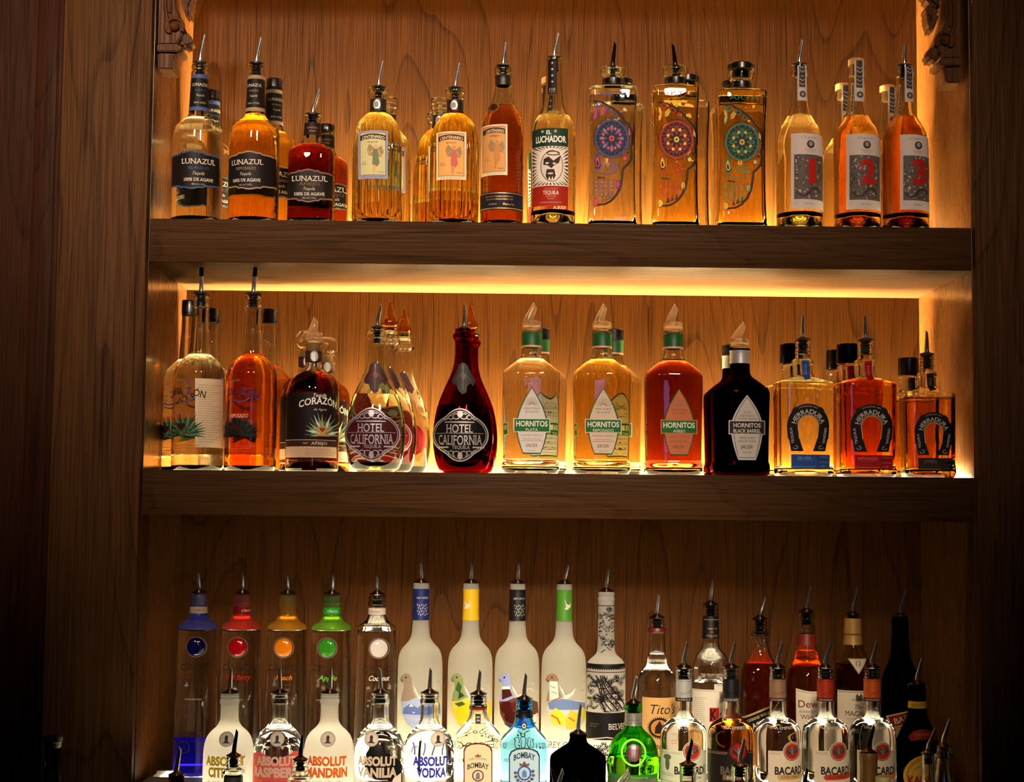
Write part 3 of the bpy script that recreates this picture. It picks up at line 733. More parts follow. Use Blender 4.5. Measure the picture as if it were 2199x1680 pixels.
# pale bottle, wrestler label
def fighter(cx_, depth_, label, pour, at_x=None, at_depth=None):
    cx = 1187; b = foot_row(cx, FR, ZT)
    B = Bottle('tequila_bottle', label, GT, cx, FR, ZT,
           [(b, 46), (b - 5, 48), (b - 180, 48), (b - 205, 46.5), (b - 222, 43), (b - 236, 37), (b - 248, 28.5), (b - 262, 22), (b - 290, 19), (b - 330, 17), (b - 356, 16.2), (b - 358, 17.5), (b - 364, 17.5)],
           None, L_STRAW, b - 240, punt=0.028, at_x=at_x, at_depth=at_depth)
    c = 1180.5
    it = [R(1143, 286, 1218, 451, (226, 214, 202), 0), R(1143, 286, 1218, 325, (30, 58, 42), 1), T('EL', 1177, 295, 11, 9, WHITE, 2, .02), T('LUCHADOR', 1180, 309, 70, 14.5, WHITE, 2, 0.03)]
    for sx in (1164, 1191): it.append(P([(sx + (4 if i % 2 == 0 else 1.7) * sin(i * pi / 5), 293 - (4 if i % 2 == 0 else 1.7) * cos(i * pi / 5)) for i in range(10)], (180, 190, 170), 2))
    for i in range(40):                       # sunburst
        a = 2 * pi * i / 40; r0, r1 = 30, 58
        q = [(c + r0 * cos(a) * 0.92, 366 + r0 * sin(a) * 1.2), (c + r1 * cos(a - .05), 366 + r1 * sin(a - .05)), (c + r1 * cos(a + .05), 366 + r1 * sin(a + .05))]
        q = [(min(max(x, 1143.5), 1217.5), min(max(y, 326), 407)) for x, y in q]
        it.append(P(q, (52, 40, 36), 1))
    it += [E(c + 3, 367, 23, 33, (212, 198, 186), 2), O(c + 3, 367, 23, 33, 1.3, (44, 34, 30), 3), P([(c - 14, 352), (c - 4, 347), (c + 6, 356), (c + 22, 344), (c + 18, 360), (c + 8, 366), (c + 2, 372), (c - 6, 366), (c - 15, 364)], (48, 36, 32), 3),
           E(c - 7, 361, 3.5, 2, (214, 200, 190), 4), E(c + 8, 362, 3.5, 2, (214, 200, 190), 4), P([(c - 8, 374), (c + 8, 374), (c + 11, 388), (c + 6, 396), (c + 4, 388), (c + 1, 398), (c - 2, 389), (c - 6, 397), (c - 10, 388)], (48, 36, 32), 3), E(c, 383, 6, 2, (200, 184, 172), 4),
           O(c + 6, 340, 13, 4, 2.2, (60, 48, 44), 3), R(1143, 409, 1218, 451, (150, 34, 22), 2), T('ORGANIC', 1181, 415, 30, 4.5, (196, 120, 96), 3), T('TEQUILA', 1181, 423, 34, 8.5, (228, 200, 184), 3, 0.02), T('HECHO EN', 1181, 431, 22, 2.8, (214, 160, 140), 3), T('MEXICO', 1181, 436, 14, 2.8, (214, 160, 140), 3), T('110 PROOF 55% ALC/VOL', 1181, 444, 50, 3, (214, 160, 140), 3)]
    B.decal('label', it)
    a = B.axis(180)
    st = [R(1176, 132, 1195, 207, (30, 22, 20), 0), T('110', 1185, 197, 13, 6, (206, 196, 180), 1, 0, True), L([(1178, 203), (1193, 203)], 1, (150, 140, 130), 1)]
    for i in range(4): st.append(P([(1185.5 + (3 if k % 2 == 0 else 1.3) * sin(k * pi / 5), 140 + i * 13.5 - (3 if k % 2 == 0 else 1.3) * cos(k * pi / 5)) for k in range(10)], (206, 196, 180), 1))
    B.decal('neck_label', st)
    if pour: B.pourer(b - 365, 15.5, *pour)
    else: B.lathe('stopper', [(b - 345, 14), (b - 364, 14), (b - 365, 17), (b - 378, 17), (b - 380, 15)], plain('cork', (190, 150, 96), 0.7))
fighter(1187, FR, 'pale yellow bottle with green, white and red wrestler mask label and starred neck strip', (1199, 74))
fighter(1187, FR, 'pale bottle almost hidden behind the wrestler mask bottle', None, at(1176, 500, .26).x, .26)

# flat square bottles painted with half a flowery skull
def skull(cx, yo, main, acc, drop):
    """half of a flower-decorated skull, cut at the left edge; drawn about the eye at (cx, yo)"""
    ink_ = (34, 20, 16); it = []
    xl = cx - 39
    edge = [(xl, yo - 79), (cx - 18, yo - 75), (cx + 4, yo - 63), (cx + 18, yo - 50), (cx + 28, yo - 38), (cx + 38, yo - 28), (cx + 45, yo - 12), (cx + 45, yo + 6), (cx + 40, yo + 20), (cx + 43, yo + 32), (cx + 41, yo + 46), (cx + 33, yo + 57),
            (cx + 24, yo + 64), (cx + 23, yo + 80), (cx + 20, yo + 100), (cx + 12, yo + 118), (cx, yo + 132), (cx - 14, yo + 140), (xl, yo + 143)]
    it.append(L(edge, 4.2, ink_, 1)); it.append(L([(x - 3.2, y) for x, y in edge[1:-1]], 0.9, ink_, 1))
    it += [E(cx, yo, 36, 40, main, 1, 48), E(cx, yo, 32.5, 36.5, (30, 22, 26), 2, 48)]
    for i in range(48):
        a = 2 * pi * i / 48; it.append(E(cx + 38 * cos(a), yo + 42.5 * sin(a), 1.5, 1.8, ink_, 1, 8))
    for i in range(8):
        a = pi / 4 * i - pi / 2
        def rp(r, t): return (cx + r * cos(a) * 0.92 - t * sin(a), yo + r * sin(a) + t * cos(a))
        it.append(P([rp(9, 0), rp(18, 3.6), rp(26, 4.6), rp(30.5, 0), rp(26, -4.6), rp(18, -3.6)], main, 3)); it.append(P([rp(15, 0), rp(20, 2), rp(25.5, 2.4), rp(27.5, 0), rp(25.5, -2.4), rp(20, -2)], drop, 4))
        b2 = a + pi / 8
        it.append(E(cx + 19.5 * cos(b2), yo + 22 * sin(b2), 3.1, 3.5, acc, 4, 14)); it.append(O(cx + 29 * cos(b2), yo + 33 * sin(b2), 5, 5, 1.1, main, 3, 14))
    it += [E(cx, yo, 5.6, 6.2, acc, 5, 20), E(cx, yo, 2.4, 2.6, (40, 24, 24), 6, 12)]
    # nose, swirl, teeth
    def leaf(x, y, s_, c, l): return P([(x, y - 17 * s_), (x + 5 * s_, y - 3 * s_), (x + 8 * s_, y + 11 * s_), (x + 3 * s_, y + 18 * s_), (x - 4 * s_, y + 16 * s_), (x - 6 * s_, y + 4 * s_), (x - 5 * s_, y - 8 * s_)], c, l)
    it += [leaf(cx - 30, yo + 48, 1.1, main, 1), leaf(cx - 30, yo + 49, .85, (30, 22, 26), 2), leaf(cx - 30, yo + 49, .68, acc, 3), leaf(cx - 30, yo + 52, .36, (30, 16, 14), 4)]
    sp = [(cx + 2 + (3 + 1.0 * k) * cos(k * 0.55 + 2.6), yo + 56 + (2 + .82 * k) * sin(k * .55 + 2.6)) for k in range(14)]
    it.append(L(sp, 2.2, main, 2)); it.append(L([(xl + 1, yo + 71), (cx - 20, yo + 75), (cx - 4, yo + 77), (cx + 8, yo + 72), (cx + 14, yo + 60)], 2.2, main, 2)); it.append(O(cx + 1, yo + 55, 7, 6, 1.5, main, 2, 18))
    it += [P([(cx - 30, yo + 81), (cx - 14, yo + 83), (cx - 14, yo + 86), (cx - 30, yo + 85)], ink_, 1)]
    for r in range(2):
        for k in range(5 - r):
            x0 = xl + 1 + k * 10.6; y0 = yo + 88 + r * 18
            n = [(x0, y0 + 3), (x0 + 3, y0), (x0 + 7, y0), (x0 + 10, y0 + 3), (x0 + 10, y0 + 15), (x0 + 7, y0 + 18), (x0 + 3, y0 + 18), (x0, y0 + 15)]
            it.append(L(n, 1.5, main, 2, True)); it.append(E(x0 + 5, y0 + 9, 1.5, 1.7, main, 2, 8))
    # forehead flower half, leaves, dots, side star
    it += [E(xl + 1, yo - 54, 8, 17, main, 1, 24, -pi / 2, pi / 2), E(xl + 1, yo - 54, 6, 14, acc, 2, 24, -pi / 2, pi / 2), E(xl + 1, yo - 54, 2.5, 4, main, 3, 12, -pi / 2, pi / 2)]
    it += [P([(cx - 17, yo - 66), (cx - 13, yo - 60), (cx - 18, yo - 50), (cx - 25, yo - 48), (cx - 24, yo - 58)], acc, 1), L([(cx - 24, yo - 50), (cx - 15, yo - 64)], 1, ink_, 2)]
    for (x, y) in ((cx - 27, yo - 71), (cx - 8, yo - 62), (cx + 6, yo - 52)): it += [O(x, y, 5.5, 5, 1.8, main, 1, 16), O(x, y, 2.6, 2.4, 1.2, ink_, 1, 12)]
    for k in range(8):
        a = k * pi / 4; it.append(P([(cx + 28 + 4 * cos(a - .4), yo + 42 + 4.4 * sin(a - .4)), (cx + 28 + 8.5 * cos(a), yo + 42 + 9 * sin(a)), (cx + 28 + 4 * cos(a + .4), yo + 42 + 4.4 * sin(a + .4))], ink_, 1))
    it += [E(cx + 28, yo + 42, 4.2, 4.6, acc, 2, 16), E(cx + 35, yo + 30, 3, 3.4, ink_, 1, 12), P([(cx + 36, yo - 22), (cx + 40, yo - 14), (cx + 40, yo - 6), (cx + 36, yo - 10)], acc, 1)]
    it += [E(cx + 14, yo + 98, 5, 9, acc, 1, 20), O(cx + 14, yo + 98, 5, 9, 1.2, ink_, 2, 20), E(xl + 1, yo + 136, 10, 9, acc, 1, 20, -pi / 2, pi / 2), O(xl + 1, yo + 136, 10, 9, 1.2, ink_, 2, 20, -pi / 2, pi / 2)]
    for k in range(3): it.append(P([(cx - 22 + k * 9, yo + 136 - k * 4), (cx - 18 + k * 9, yo + 122 - k * 4), (cx - 14 + k * 9, yo + 134 - k * 4)], ink_, 1)); it.append(P([(cx - 19.5 + k * 9, yo + 134 - k * 4), (cx - 18 + k * 9, yo + 126 - k * 4), (cx - 16 + k * 9, yo + 133 - k * 4)], drop, 2))
    return it
def painted(label, cx, hw, ytop, liq, cols, ex, ey, pour, at_x=None, at_depth=None, art=True, ycap=None, rz=0.0):
    f = foot_row(cx, FR, ZT); t = ytop
    n_, d_ = 7.0, 0.72
    B = Bottle('tequila_bottle', label, GT, cx, FR, ZT, [(f, hw - 1.5, n_, d_), (f - 4, hw, n_, d_), (f - 14, hw, n_, d_), (f - 60, hw - 3, n_, d_), (t + 90, hw - 3.5, n_, d_), (t + 30, hw, n_, d_), (t + 6, hw, n_, d_), (t + 2, hw - 1.5, n_, d_), (t - 0.5, hw - 7, 5, d_), (t - 3, 27, 3, .9),
                (t - 5, 22), (t - 22, 21), (t - 24, 22), (t - 29, 27), (t - 34, 29), (t - 41, 29), (t - 44, 27)], None, liq, t + 6 if liq is L_CLEAR else t + 3, seg=72, wall=0.005, punt=0.008, at_x=at_x, at_depth=at_depth, rz=rz)
    B.sleeve('neck_band', t - 6, t - 20, BLACKP, 0.0012)
    if art:
        B.decal('label', skull(ex, ey, *cols) + [T('ARTA', cx + 1, ytop + 20, 62, 10.5, cols[0], 1, -0.005)])
    if pour: B.pourer(t - 44, 10, *pour, spout=plain('smoked_metal', (70, 62, 56), 0.2, 1.0))
    else:
        B.lathe('stopper', [(t - 30, 19), (t - 45, 19), (t - 46, 27), (t - 47, 28.5), (t - 58, 28.5), (t - 60, 27), (t - 60.5, 20)], BLACKP)
    return B
painted('square clear bottle with a blue half skull painting, spout in its neck', 1314, 52, 192, L_CLEAR, ((52, 66, 140), (196, 60, 92), (140, 110, 90)), 1311, 306, (1320, 96))
painted('square orange bottle with a red half skull painting, spout in its neck', 1449, 50, 190, L_GOLD, ((176, 24, 14), (214, 190, 60), (90, 20, 14)), 1449, 308, (1444, 100))
painted('square amber bottle with a green half skull painting and flat black stopper', 1591, 53, 199, liquid_mat((0.90, 0.62, 0.16)), ((30, 120, 88), (206, 170, 70), (40, 70, 50)), 1588, 314, None)
painted('plain square bottle behind the blue skull bottle', 1314, 52, 192, L_CLEAR, None, 0, 0, None, at(1330, 500, .2).x, .2, False)
painted('plain square bottle peeping out right behind the red skull bottle', 1449, 50, 190, L_STRAW, None, 0, 0, None, at(1474, 500, .18).x, .18, False)
painted('plain square bottle peeping out left behind the green skull bottle', 1591, 53, 199, L_STRAW, None, 0, 0, None, at(1578, 500, .19).x, .19, False)
# numbered bottles
def numbered(label, cx, liq, num, xl, xr, pour=None, cork=False, at_x=None, at_depth=None, sx=None, art=True, gt=0.0):
    f = foot_row(cx, FR, ZT); b = f
    B = Bottle('tequila_bottle', label, GT, cx, FR, ZT,
           [(b, 48), (b - 5, 49.5), (b - 185, 49.5), (b - 205, 47), (b - 222, 41), (b - 236, 32), (b - 248, 25), (b - 262, 20.5), (b - 285, 18.5), (b - 320, 17), (b - 332, 16.5), (b - 334, 18.5), (b - 341, 18.5), (b - 343, 16.5), (b - 356, 16.5)],
           None, liq, b - 246, punt=0.03, at_x=at_x, at_depth=at_depth)
    if art:
        yt, yb_ = b - 200, b - 40; c = (xl + xr) / 2; w = xr - xl; G = (120, 108, 100); D = (62, 54, 50)
        it = [R(xl, yt, xr, yb_, (204, 190, 182), 0), T('Organic', c + 1, yt + 8, 36, 6, G, 1, -0.01, False, .35), E(c + 3, yt + 23, 8.5, 8.5, D, 1), E(c + 3, yt + 22, 4.5, 5, (150, 138, 130), 2), T('TEQUILA', c + 3, yt + 35, 27, 3.6, G, 1), T('CERTIFIED', c + 3, yt + 39.5, 17, 2.2, G, 1),
              R(xl + 6, yt + 45, xr - 4, yt + 140, (92, 82, 76), 1)]
        r = random.Random(ord(num))
        for i in range(120):                  # woodcut hatching
            x = r.uniform(xl + 8, xr - 12); y = r.uniform(yt + 48, yt + 136); k = r.uniform(2.5, 7); a = r.uniform(0, pi)
            q = [(x + k * .5 * t * cos(a + t * .5), y + k * .6 * t * sin(a + t * .5)) for t in (-1, -.3, .4, 1)]
            q = [(min(max(px, xl + 6.5), xr - 4.5), min(max(py, yt + 45.5), yt + 139)) for px, py in q]
            it.append(L(q, r.uniform(.8, 2.0), D if i % 3 else (196, 184, 174), 2))
        it += [L([(c - 26 + 52 * t, yt + 124 + 9 * sin(t * 6.3)) for t in [k / 12 for k in range(13)]], 4.5, (60, 52, 48), 3)]
        it.append(T(num, c + 6, yt + 77, 17 if num == '1' else 36, 54, (168, 34, 24), 4, 0.045 if num != '1' else 0.05))
        it += [T('40% ALC', xl + 10, yt + 146, 11, 2.2, G, 1), T('VOL', xl + 8, yt + 150, 7, 2.2, G, 1), T({'1': 'BLANCO', '2': 'REPOSADO', '3': 'AÑEJO'}[num], c + 2, yt + 149, 22, 3.6, G, 1), T('750', xr - 8, yt + 147, 6, 2.4, G, 1)]
        B.decal('label', it)
    s0 = sx if sx else B.axis(b - 300) + 2
    it = [R(s0 - 9.5, b - 352 if not cork else b - 364, s0 + 9.5, b - 276, (196, 184, 176), 0), R(s0 - 6, b - 352 if not cork else b - 364, s0 + 6, b - 305, (66, 58, 54), 1), E(s0 + 1, b - 290, 6.5, 7, (70, 60, 56), 1), E(s0 + 1, b - 290, 3, 3.4, (160, 148, 140), 2)]
    for i in range(5): it.append(L([(s0 - 5, b - 350 + i * 9), (s0 + 1, b - 346 + i * 9), (s0 + 5, b - 350 + i * 9)], 1.4, (190, 178, 168), 2))
    B.decal('neck_label', it, lift=0.0016 if not cork else 0.0022)
    if pour: B.pourer(b - 357, 16, *pour)
    if cork: B.lathe('stopper', [(b - 335, 13), (b - 356, 13.5), (b - 357, 17.2), (b - 369, 17.2), (b - 371, 15), (b - 371.5, 8)], plain('cork', (200, 150, 90), 0.7))
    if not pour and not cork: B.pourer(b - 357, 16, s0 + 8, b - 405)
    return B
L_O2 = liquid_mat((0.84, 0.50, 0.10))
numbered('pale yellow bottle with red number 1 on a grey label, spout in its neck', 1717.5, L_STRAW, '1', 1691, 1767, (1722, 89), sx=1719)
numbered('corked orange bottle with red number 2 on its grey label', 1841, L_O2, '2', 1809, 1887, None, True, sx=1841)
numbered('dark amber bottle with red number 3 on a grey label, spout in its neck', 1945, liquid_mat((0.64, 0.25, 0.03)), '3', 1922, 1993, (1940, 98), sx=1948)
numbered('corked bottle showing left behind the number 2 bottle', 1717.5, L_STRAW, '1', 0, 0, None, True, at(1812, 500, .25).x, .25, 1719, False)
numbered('corked bottle with paper strip between the number 2 and number 3 bottles, further back', 1841, L_O2, '2', 0, 0, None, True, at(1908, 500, .26).x, .26, 1845, False)

# ------------------------------------------------------------------ middle shelf
GM = 'tequila bottles on the middle shelf'
FM = 0.062
def agave(x, y, r, cols, n=26, lo=-0.12, hi=pi + 0.12, squash=1.0, l=2):
    """spiky rosette of leaves fanning up from (x, y)"""
    rr = random.Random(5); it = []
    for ring in range(2):
        for i in range(n):
            a = lo + (hi - lo) * (i + 0.5 * ring) / (n - 1); k = r * (1.0 - 0.32 * ring) * rr.uniform(0.86, 1.06)
            w = r * 0.055
            tip = (x + k * cos(a), y - k * sin(a) * squash)
            m = (x + k * .45 * cos(a), y - k * .45 * sin(a) * squash)
            it.append(P([(x, y), (m[0] + w * sin(a), m[1] + w * cos(a)), tip, (m[0] - w * sin(a), m[1] - w * cos(a))], cols[(i + ring) % len(cols)], l + ring))
    return it
def heart(x, y, s_, c, l): return P([(x + s_ * .95 * 16 * sin(t) ** 3 / 16, y - s_ * (13 * cos(t) - 5 * cos(2 * t) - 2 * cos(3 * t) - cos(4 * t)) / 16) for t in [2 * pi * i / 28 for i in range(28)]], c, l)
def heartbottle(label, cx, liq, level, cols, word, wcol, pour=None, at_x=None, at_depth=None, dxl=0, back=False):
    b = foot_row(cx, FM, ZM)
    B = Bottle('tequila_bottle', label, GM, cx, FM, ZM, [(b, 53), (b - 6, 55.5), (b - 30, 55.5), (b - 34, 54.5), (b - 38, 55.5), (b - 200, 55), (b - 214, 53), (b - 228, 47), (b - 240, 35), (b - 247, 25), (b - 252, 22.5), (b - 296, 19.5), (b - 298, 20.3), (b - 301, 19),
               (b - 346, 17.3), (b - 348, 19), (b - 353, 19), (b - 355, 17), (b - 364, 17), (b - 366, 18), (b - 371, 18), (b - 373, 16.5), (b - 378, 17)], None, liq, level(b), at_x=at_x, at_depth=at_depth)
    a = cx + dxl
    leaf = [(52, 84, 56), (96, 122, 84), (30, 52, 36)] if cols == 'green' else [(26, 26, 30), (44, 40, 40), (16, 16, 20)]
    it = [T('Tequila', a - 10, b - 192, 26, 6, (90, 90, 100), 1, 0, False, .3), T('CORA', a - 22, b - 163, 46, 15, BLK if cols == 'green' else (36, 28, 60), 1, 0.012, True, 0, 5, 0.12), T('Z', a + 9, b - 168, 12, 15, (52, 48, 130), 1, 0.012, True), T('ÓN', a + 32, b - 162, 27, 15, BLK if cols == 'green' else (36, 28, 90), 1, 0.012, True, 0, 0, -0.22),
          L([(a - 14, b - 150), (a - 2, b - 145), (a + 14, b - 148), (a + 22, b - 154)], 3.0, (70, 66, 130), 1)]
    it += agave(a - 4, b - 76, 50, leaf) + [T(word, a - 2, b - 116, 42, 8.5, wcol, 5, 0.01, True), heart(a - 8, b - 92, 10, (52, 24, 18), 5)]
    it += [T('DESTILADO Y ENVASADO DE ORIGEN', a, b - 52, 66, 2.6, (110, 90, 60), 1), T('100% AGAVE AZUL', a, b - 46, 52, 2.6, (110, 90, 60), 1), T('HECHO EN MEXICO', a, b - 40, 40, 2.6, (110, 90, 60), 1)]
    B.decal('label', it)
    if back:
        it = [R(cx - 8, b - 194, cx + 54, b - 48, (206, 182, 150), 0)] + [L([(cx - 2, b - 180 + 5 * i), (cx + 48 - (i * 7) % 19, b - 180 + 5 * i)], 0.9, (140, 120, 100), 1) for i in range(25)]
        B.decal('back_label', it, dx=14)
    if pour: B.pourer(b - 379, 16.5, *pour, tipcap=True)
    else: B.lathe('cap', [(b - 346, 16.8), (b - 347, 19), (b - 376, 19), (b - 380, 17.5), (b - 381, 13)], BLACKP)
    return B
heartbottle('clear tequila with green agave, black arched lettering and black tipped spout', 423, L_CLEAR, lambda b: b - 248, 'green', 'BLANCO', (150, 30, 30), (433.5, 576), None, None, -16, True)
heartbottle('black capped clear bottle behind, left of the clear green agave bottle', 423, L_CLEAR, lambda b: b - 248, 'green', 'BLANCO', (150, 30, 30), None, at(403, 900, .17).x, .17, -30)
heartbottle('black capped clear bottle behind, right of the clear green agave bottle', 423, L_CLEAR, lambda b: b - 248, 'green', 'BLANCO', (150, 30, 30), None, at(449, 900, .30).x, .30, -30)
heartbottle('orange tequila with dark agave print and black tipped spout', 536, L_AMBER, lambda b: b - 249, 'dark', 'REPOSADO', (196, 168, 140), (549, 576), None, None, -14)
heartbottle('black capped bottle behind the orange dark agave bottle', 536, L_AMBER, lambda b: b - 249, 'dark', 'REPOSADO', (196, 168, 140), None, at(574, 900, .30).x, .30, -14)
def roundcork(label, cx, pour=None, at_x=None, at_depth=None):
    b = foot_row(cx, FM, ZM)
    B = Bottle('tequila_bottle', label, GM, cx, FM, ZM, [(b, 55), (b - 4, 57), (b - 28, 57), (b - 165, 57), (b - 182, 55), (b - 196, 50), (b - 207, 41), (b - 215, 29), (b - 222, 20), (b - 228, 18), (b - 256, 18), (b - 258, 19), (b - 264, 19), (b - 276, 18.5)],
               None, L_DEEP, b - 213, punt=0.022, at_x=at_x, at_depth=at_depth)
    xl, xr = cx - 52, cx + 55; c = cx + 22
    it = [R(xl, b - 167, xr, b - 29, (26, 16, 14), 0), T('Tequila', c + 2, b - 161, 30, 8, WHITE, 1, .0, False, .3), T('CORAZÓN', c + 2, b - 141, 92, 15, WHITE, 1, .012, True, 0, 9), T('de Agave', c + 3, b - 131, 28, 5, (200, 186, 170), 1, 0, False, .35),
          R(xl, b - 66, xr, b - 52, (52, 30, 26), 1), R(xl, b - 52, xr, b - 29, (190, 158, 132), 1), L([(xl, b - 66), (xr, b - 66)], 1.2, (190, 160, 140), 2), L([(c - 34, b - 59), (c - 24, b - 59)], 1.4, (200, 180, 160), 2), T('AÑEJO', c, b - 59, 36, 6, (206, 186, 168), 2, .012, True)]
    it += agave(c + 6, b - 77, 40, [(96, 140, 140), (206, 206, 170), (60, 96, 104), (170, 150, 84)], 15, 0.0, pi, 1.2) + [heart(c + 6, b - 88, 10, (190, 140, 70), 5), heart(c + 6, b - 88, 6, (120, 60, 30), 6), R(c - 8, b - 79, c + 20, b - 74, (170, 130, 60), 5)]
    it += [T('HANDCRAFTED SMALL BATCH', c, b - 46, 56, 3, (120, 90, 70), 2)] + [L([(c - 30, b - 41 + 3.5 * i), (c + 30, b - 41 + 3.5 * i)], .8, (140, 110, 90), 2) for i in range(3)]
    B.decal('label', it)
    B.sleeve('neck_band', b - 236, b - 258, plain('dark_brown_band', (52, 26, 20), 0.4))
    a = B.axis(b - 247); B.decal('seal', [E(a + 3, b - 247, 8, 12, SILV, 0), O(a + 3, b - 247, 8, 12, 1.2, (90, 90, 90), 1)], lift=0.0012)
    if pour: B.plastic_pourer(b - 283, 20, *pour)
    else:
        B.lathe('cork', [(b - 250, 15), (b - 276, 15.5)], plain('cork', (190, 150, 96), 0.7))
        B.lathe('stopper', [(b - 277, 17), (b - 279, 21), (b - 288, 24), (b - 300, 25), (b - 310, 22), (b - 316, 15), (b - 318, 6)], GLASS, smooth=3.2)
roundcork('dark amber bottle with black label, arched white lettering and clear plastic pourer', 669, (678, 686))
roundcork('round stoppered bottle behind, left of the black labelled bottle with plastic pourer', 669, None, at(656, 900, .18).x, .18)
roundcork('round stoppered bottle behind, right of the black labelled bottle with plastic pourer', 669, None, at(699, 900, .30).x, .30)

# teardrop bottles
def teardrop(label, cx, glass, liq, level, oval, silv, pour=None, at_x=None, at_depth=None, sealc=(58, 22, 26), cxm=None):
    b = foot_row(cx, FM, ZM); k = 0.80
    B = Bottle('tequila_bottle', label, GM, cx, FM, ZM, [(b, 42, 2, k), (b - 8, 51, 2, k), (b - 22, 57, 2, k), (b - 46, 62.5, 2, k), (b - 78, 65, 2, k), (b - 112, 62.5, 2, k), (b - 146, 55.5, 2, k), (b - 176, 44, 2, k + .03), (b - 200, 32.5, 2, k + .1), (b - 220, 24.5, 2, .95), (b - 236, 20.5), (b - 255, 19), (b - 283, 19),
               (b - 287, 21), (b - 291, 24.5), (b - 297, 24.5), (b - 301, 20), (b - 306, 18.5), (b - 309, 20)], glass, liq, level(b) if level else None, punt=0.016, at_x=at_x, at_depth=at_depth)
    c = cx - 4; y = b - 80
    ring = [(c + 58 * cos(t), y + (44 * sin(t) + (11 * max(0.0, abs(sin(t)) - 0.86) / 0.14) * (1 if sin(t) > 0 else -1))) for t in [2 * pi * i / 64 for i in range(64)]]
    it = [P(ring, oval, 0), L(ring, 2.6, silv, 1, True), L([(c + (x - c) * .93, y + (yy - y) * .91) for x, yy in ring], 1.2, silv, 1, True)]
    it += [T('HOTEL', c - 2, y - 14, 58, 18, silv, 2, .005, True), T('CALIFORNIA', c - 1, y + 9, 100, 21, silv, 2, .005, True, 0, -1.5), T('TEQUILA', c + 2, y + 26, 38, 7, silv, 2, .0, True), L([(c - 48, y + 26), (c - 24, y + 26)], 3, silv, 1), L([(c + 26, y + 26), (c + 50, y + 26)], 3, silv, 1), L([(c - 32, y - 27), (c + 30, y - 27)], 2, silv, 1), L([(c - 50, y - 3.5), (c + 50, y - 3.5)], 0.9, silv, 1)]
    for sgn in (1, -1):
        for m in range(3):
            r = 8 - m * 2; it.append(L([(c + sgn * (8 + m * 11) + r * .9 * cos(t), y - 39 + m * 2 + r * .7 * sin(t)) for t in [q * .5 for q in range(12 - m)]], 1.6, silv, 1))
            it.append(L([(c + sgn * (8 + m * 11) + r * .9 * cos(t), y + 40 - m * 2 + r * .7 * sin(t)) for t in [q * .5 + 2 for q in range(12 - m)]], 1.6, silv, 1))
    it += [E(c, y - 44, 6, 7, silv, 1), E(c, y + 44, 5, 8, silv, 1)]
    B.decal('label', it, lift=0.0012)
    a = B.axis(b - 215); w = plain('sealing_wax', sealc, 0.6)
    w2 = plain('sealing_wax_relief', tuple(min(255, int(q * 1.5 + 14)) for q in sealc), 0.35)
    it = [P([(a - 2, b - 236), (a + 8, b - 230), (a + 16, b - 212), (a + 25, b - 196), (a + 20, b - 184), (a + 14, b - 190), (a + 8, b - 184), (a + 6, b - 170), (a - 2, b - 166), (a - 10, b - 174), (a - 14, b - 186), (a - 22, b - 188), (a - 24, b - 198), (a - 15, b - 214), (a - 10, b - 230)], w, 0),
          L([(a - 1, b - 230), (a - 1, b - 176)], 2, w2, 1), L([(a - 1, b - 214), (a + 16, b - 196)], 1.8, w2, 1), L([(a - 1, b - 214), (a - 16, b - 198)], 1.8, w2, 1), E(a, b - 206, 5, 7, w2, 1)]
    B.decal('neck_seal', it, lift=0.0016)
    if pour: B.pourer(b - 310, 13, *pour, fins=34)
    else:
        B.lathe('ring', [(b - 300, 15), (b - 308, 15.5), (b - 309, 21), (b - 313, 22), (b - 318, 14), (b - 322, 17), (b - 325, 17)], GLASS)
        B.lathe('stopper', [(b - 325, 10), (b - 327, 17), (b - 334, 18.5), (b - 344, 16), (b - 356, 11), (b - 368, 6.5), (b - 380, 3.6), (b - 386, 2.2)], glass_mat('amber_glass', (240, 200, 150)), smooth=3.2)
    return B
CLEAR_T = glass_mat('clear_glass')
teardrop('teardrop bottle of clear tequila with maroon and silver oval label and spout', 805, None, liquid_mat((0.80, 0.84, 0.62)), lambda b: b - 167, (64, 18, 24), plain('pewter', (176, 172, 184), .4, .35), (818, 657))
teardrop('teardrop bottle with pointed glass stopper directly behind the clear teardrop bottle with spout', 805, None, L_CLEAR, lambda b: b - 190, (120, 14, 22), plain('pewter', (176, 172, 184), .4, .35), None, at(834, 900, .172).x, .172)
teardrop('teardrop bottle with pointed stopper and red oval, right behind the clear teardrop bottle', 805, None, L_CLEAR, None, (140, 10, 24), plain('ruby_foil', (170, 60, 60), .3, 1.0), None, at(865, 900, .285).x, .285)
teardrop('red glass teardrop bottle with black and silver oval label and spout', 993, glass_mat('red_glass', (206, 14, 20)), liquid_mat((0.07, 0.003, 0.003)), lambda b: b - 146, (14, 10, 12), plain('old_silver', (176, 168, 166), .4, .35), (997, 656), None, None, (40, 36, 36))
teardrop('red glass teardrop bottle with pointed stopper, behind the red teardrop bottle with spout', 993, glass_mat('red_glass', (206, 14, 20)), liquid_mat((0.07, 0.003, 0.003)), lambda b: b - 146, (14, 10, 12), plain('old_silver', (176, 168, 166), .4, .35), None, at(1007, 900, .19).x, .19, (40, 36, 36))

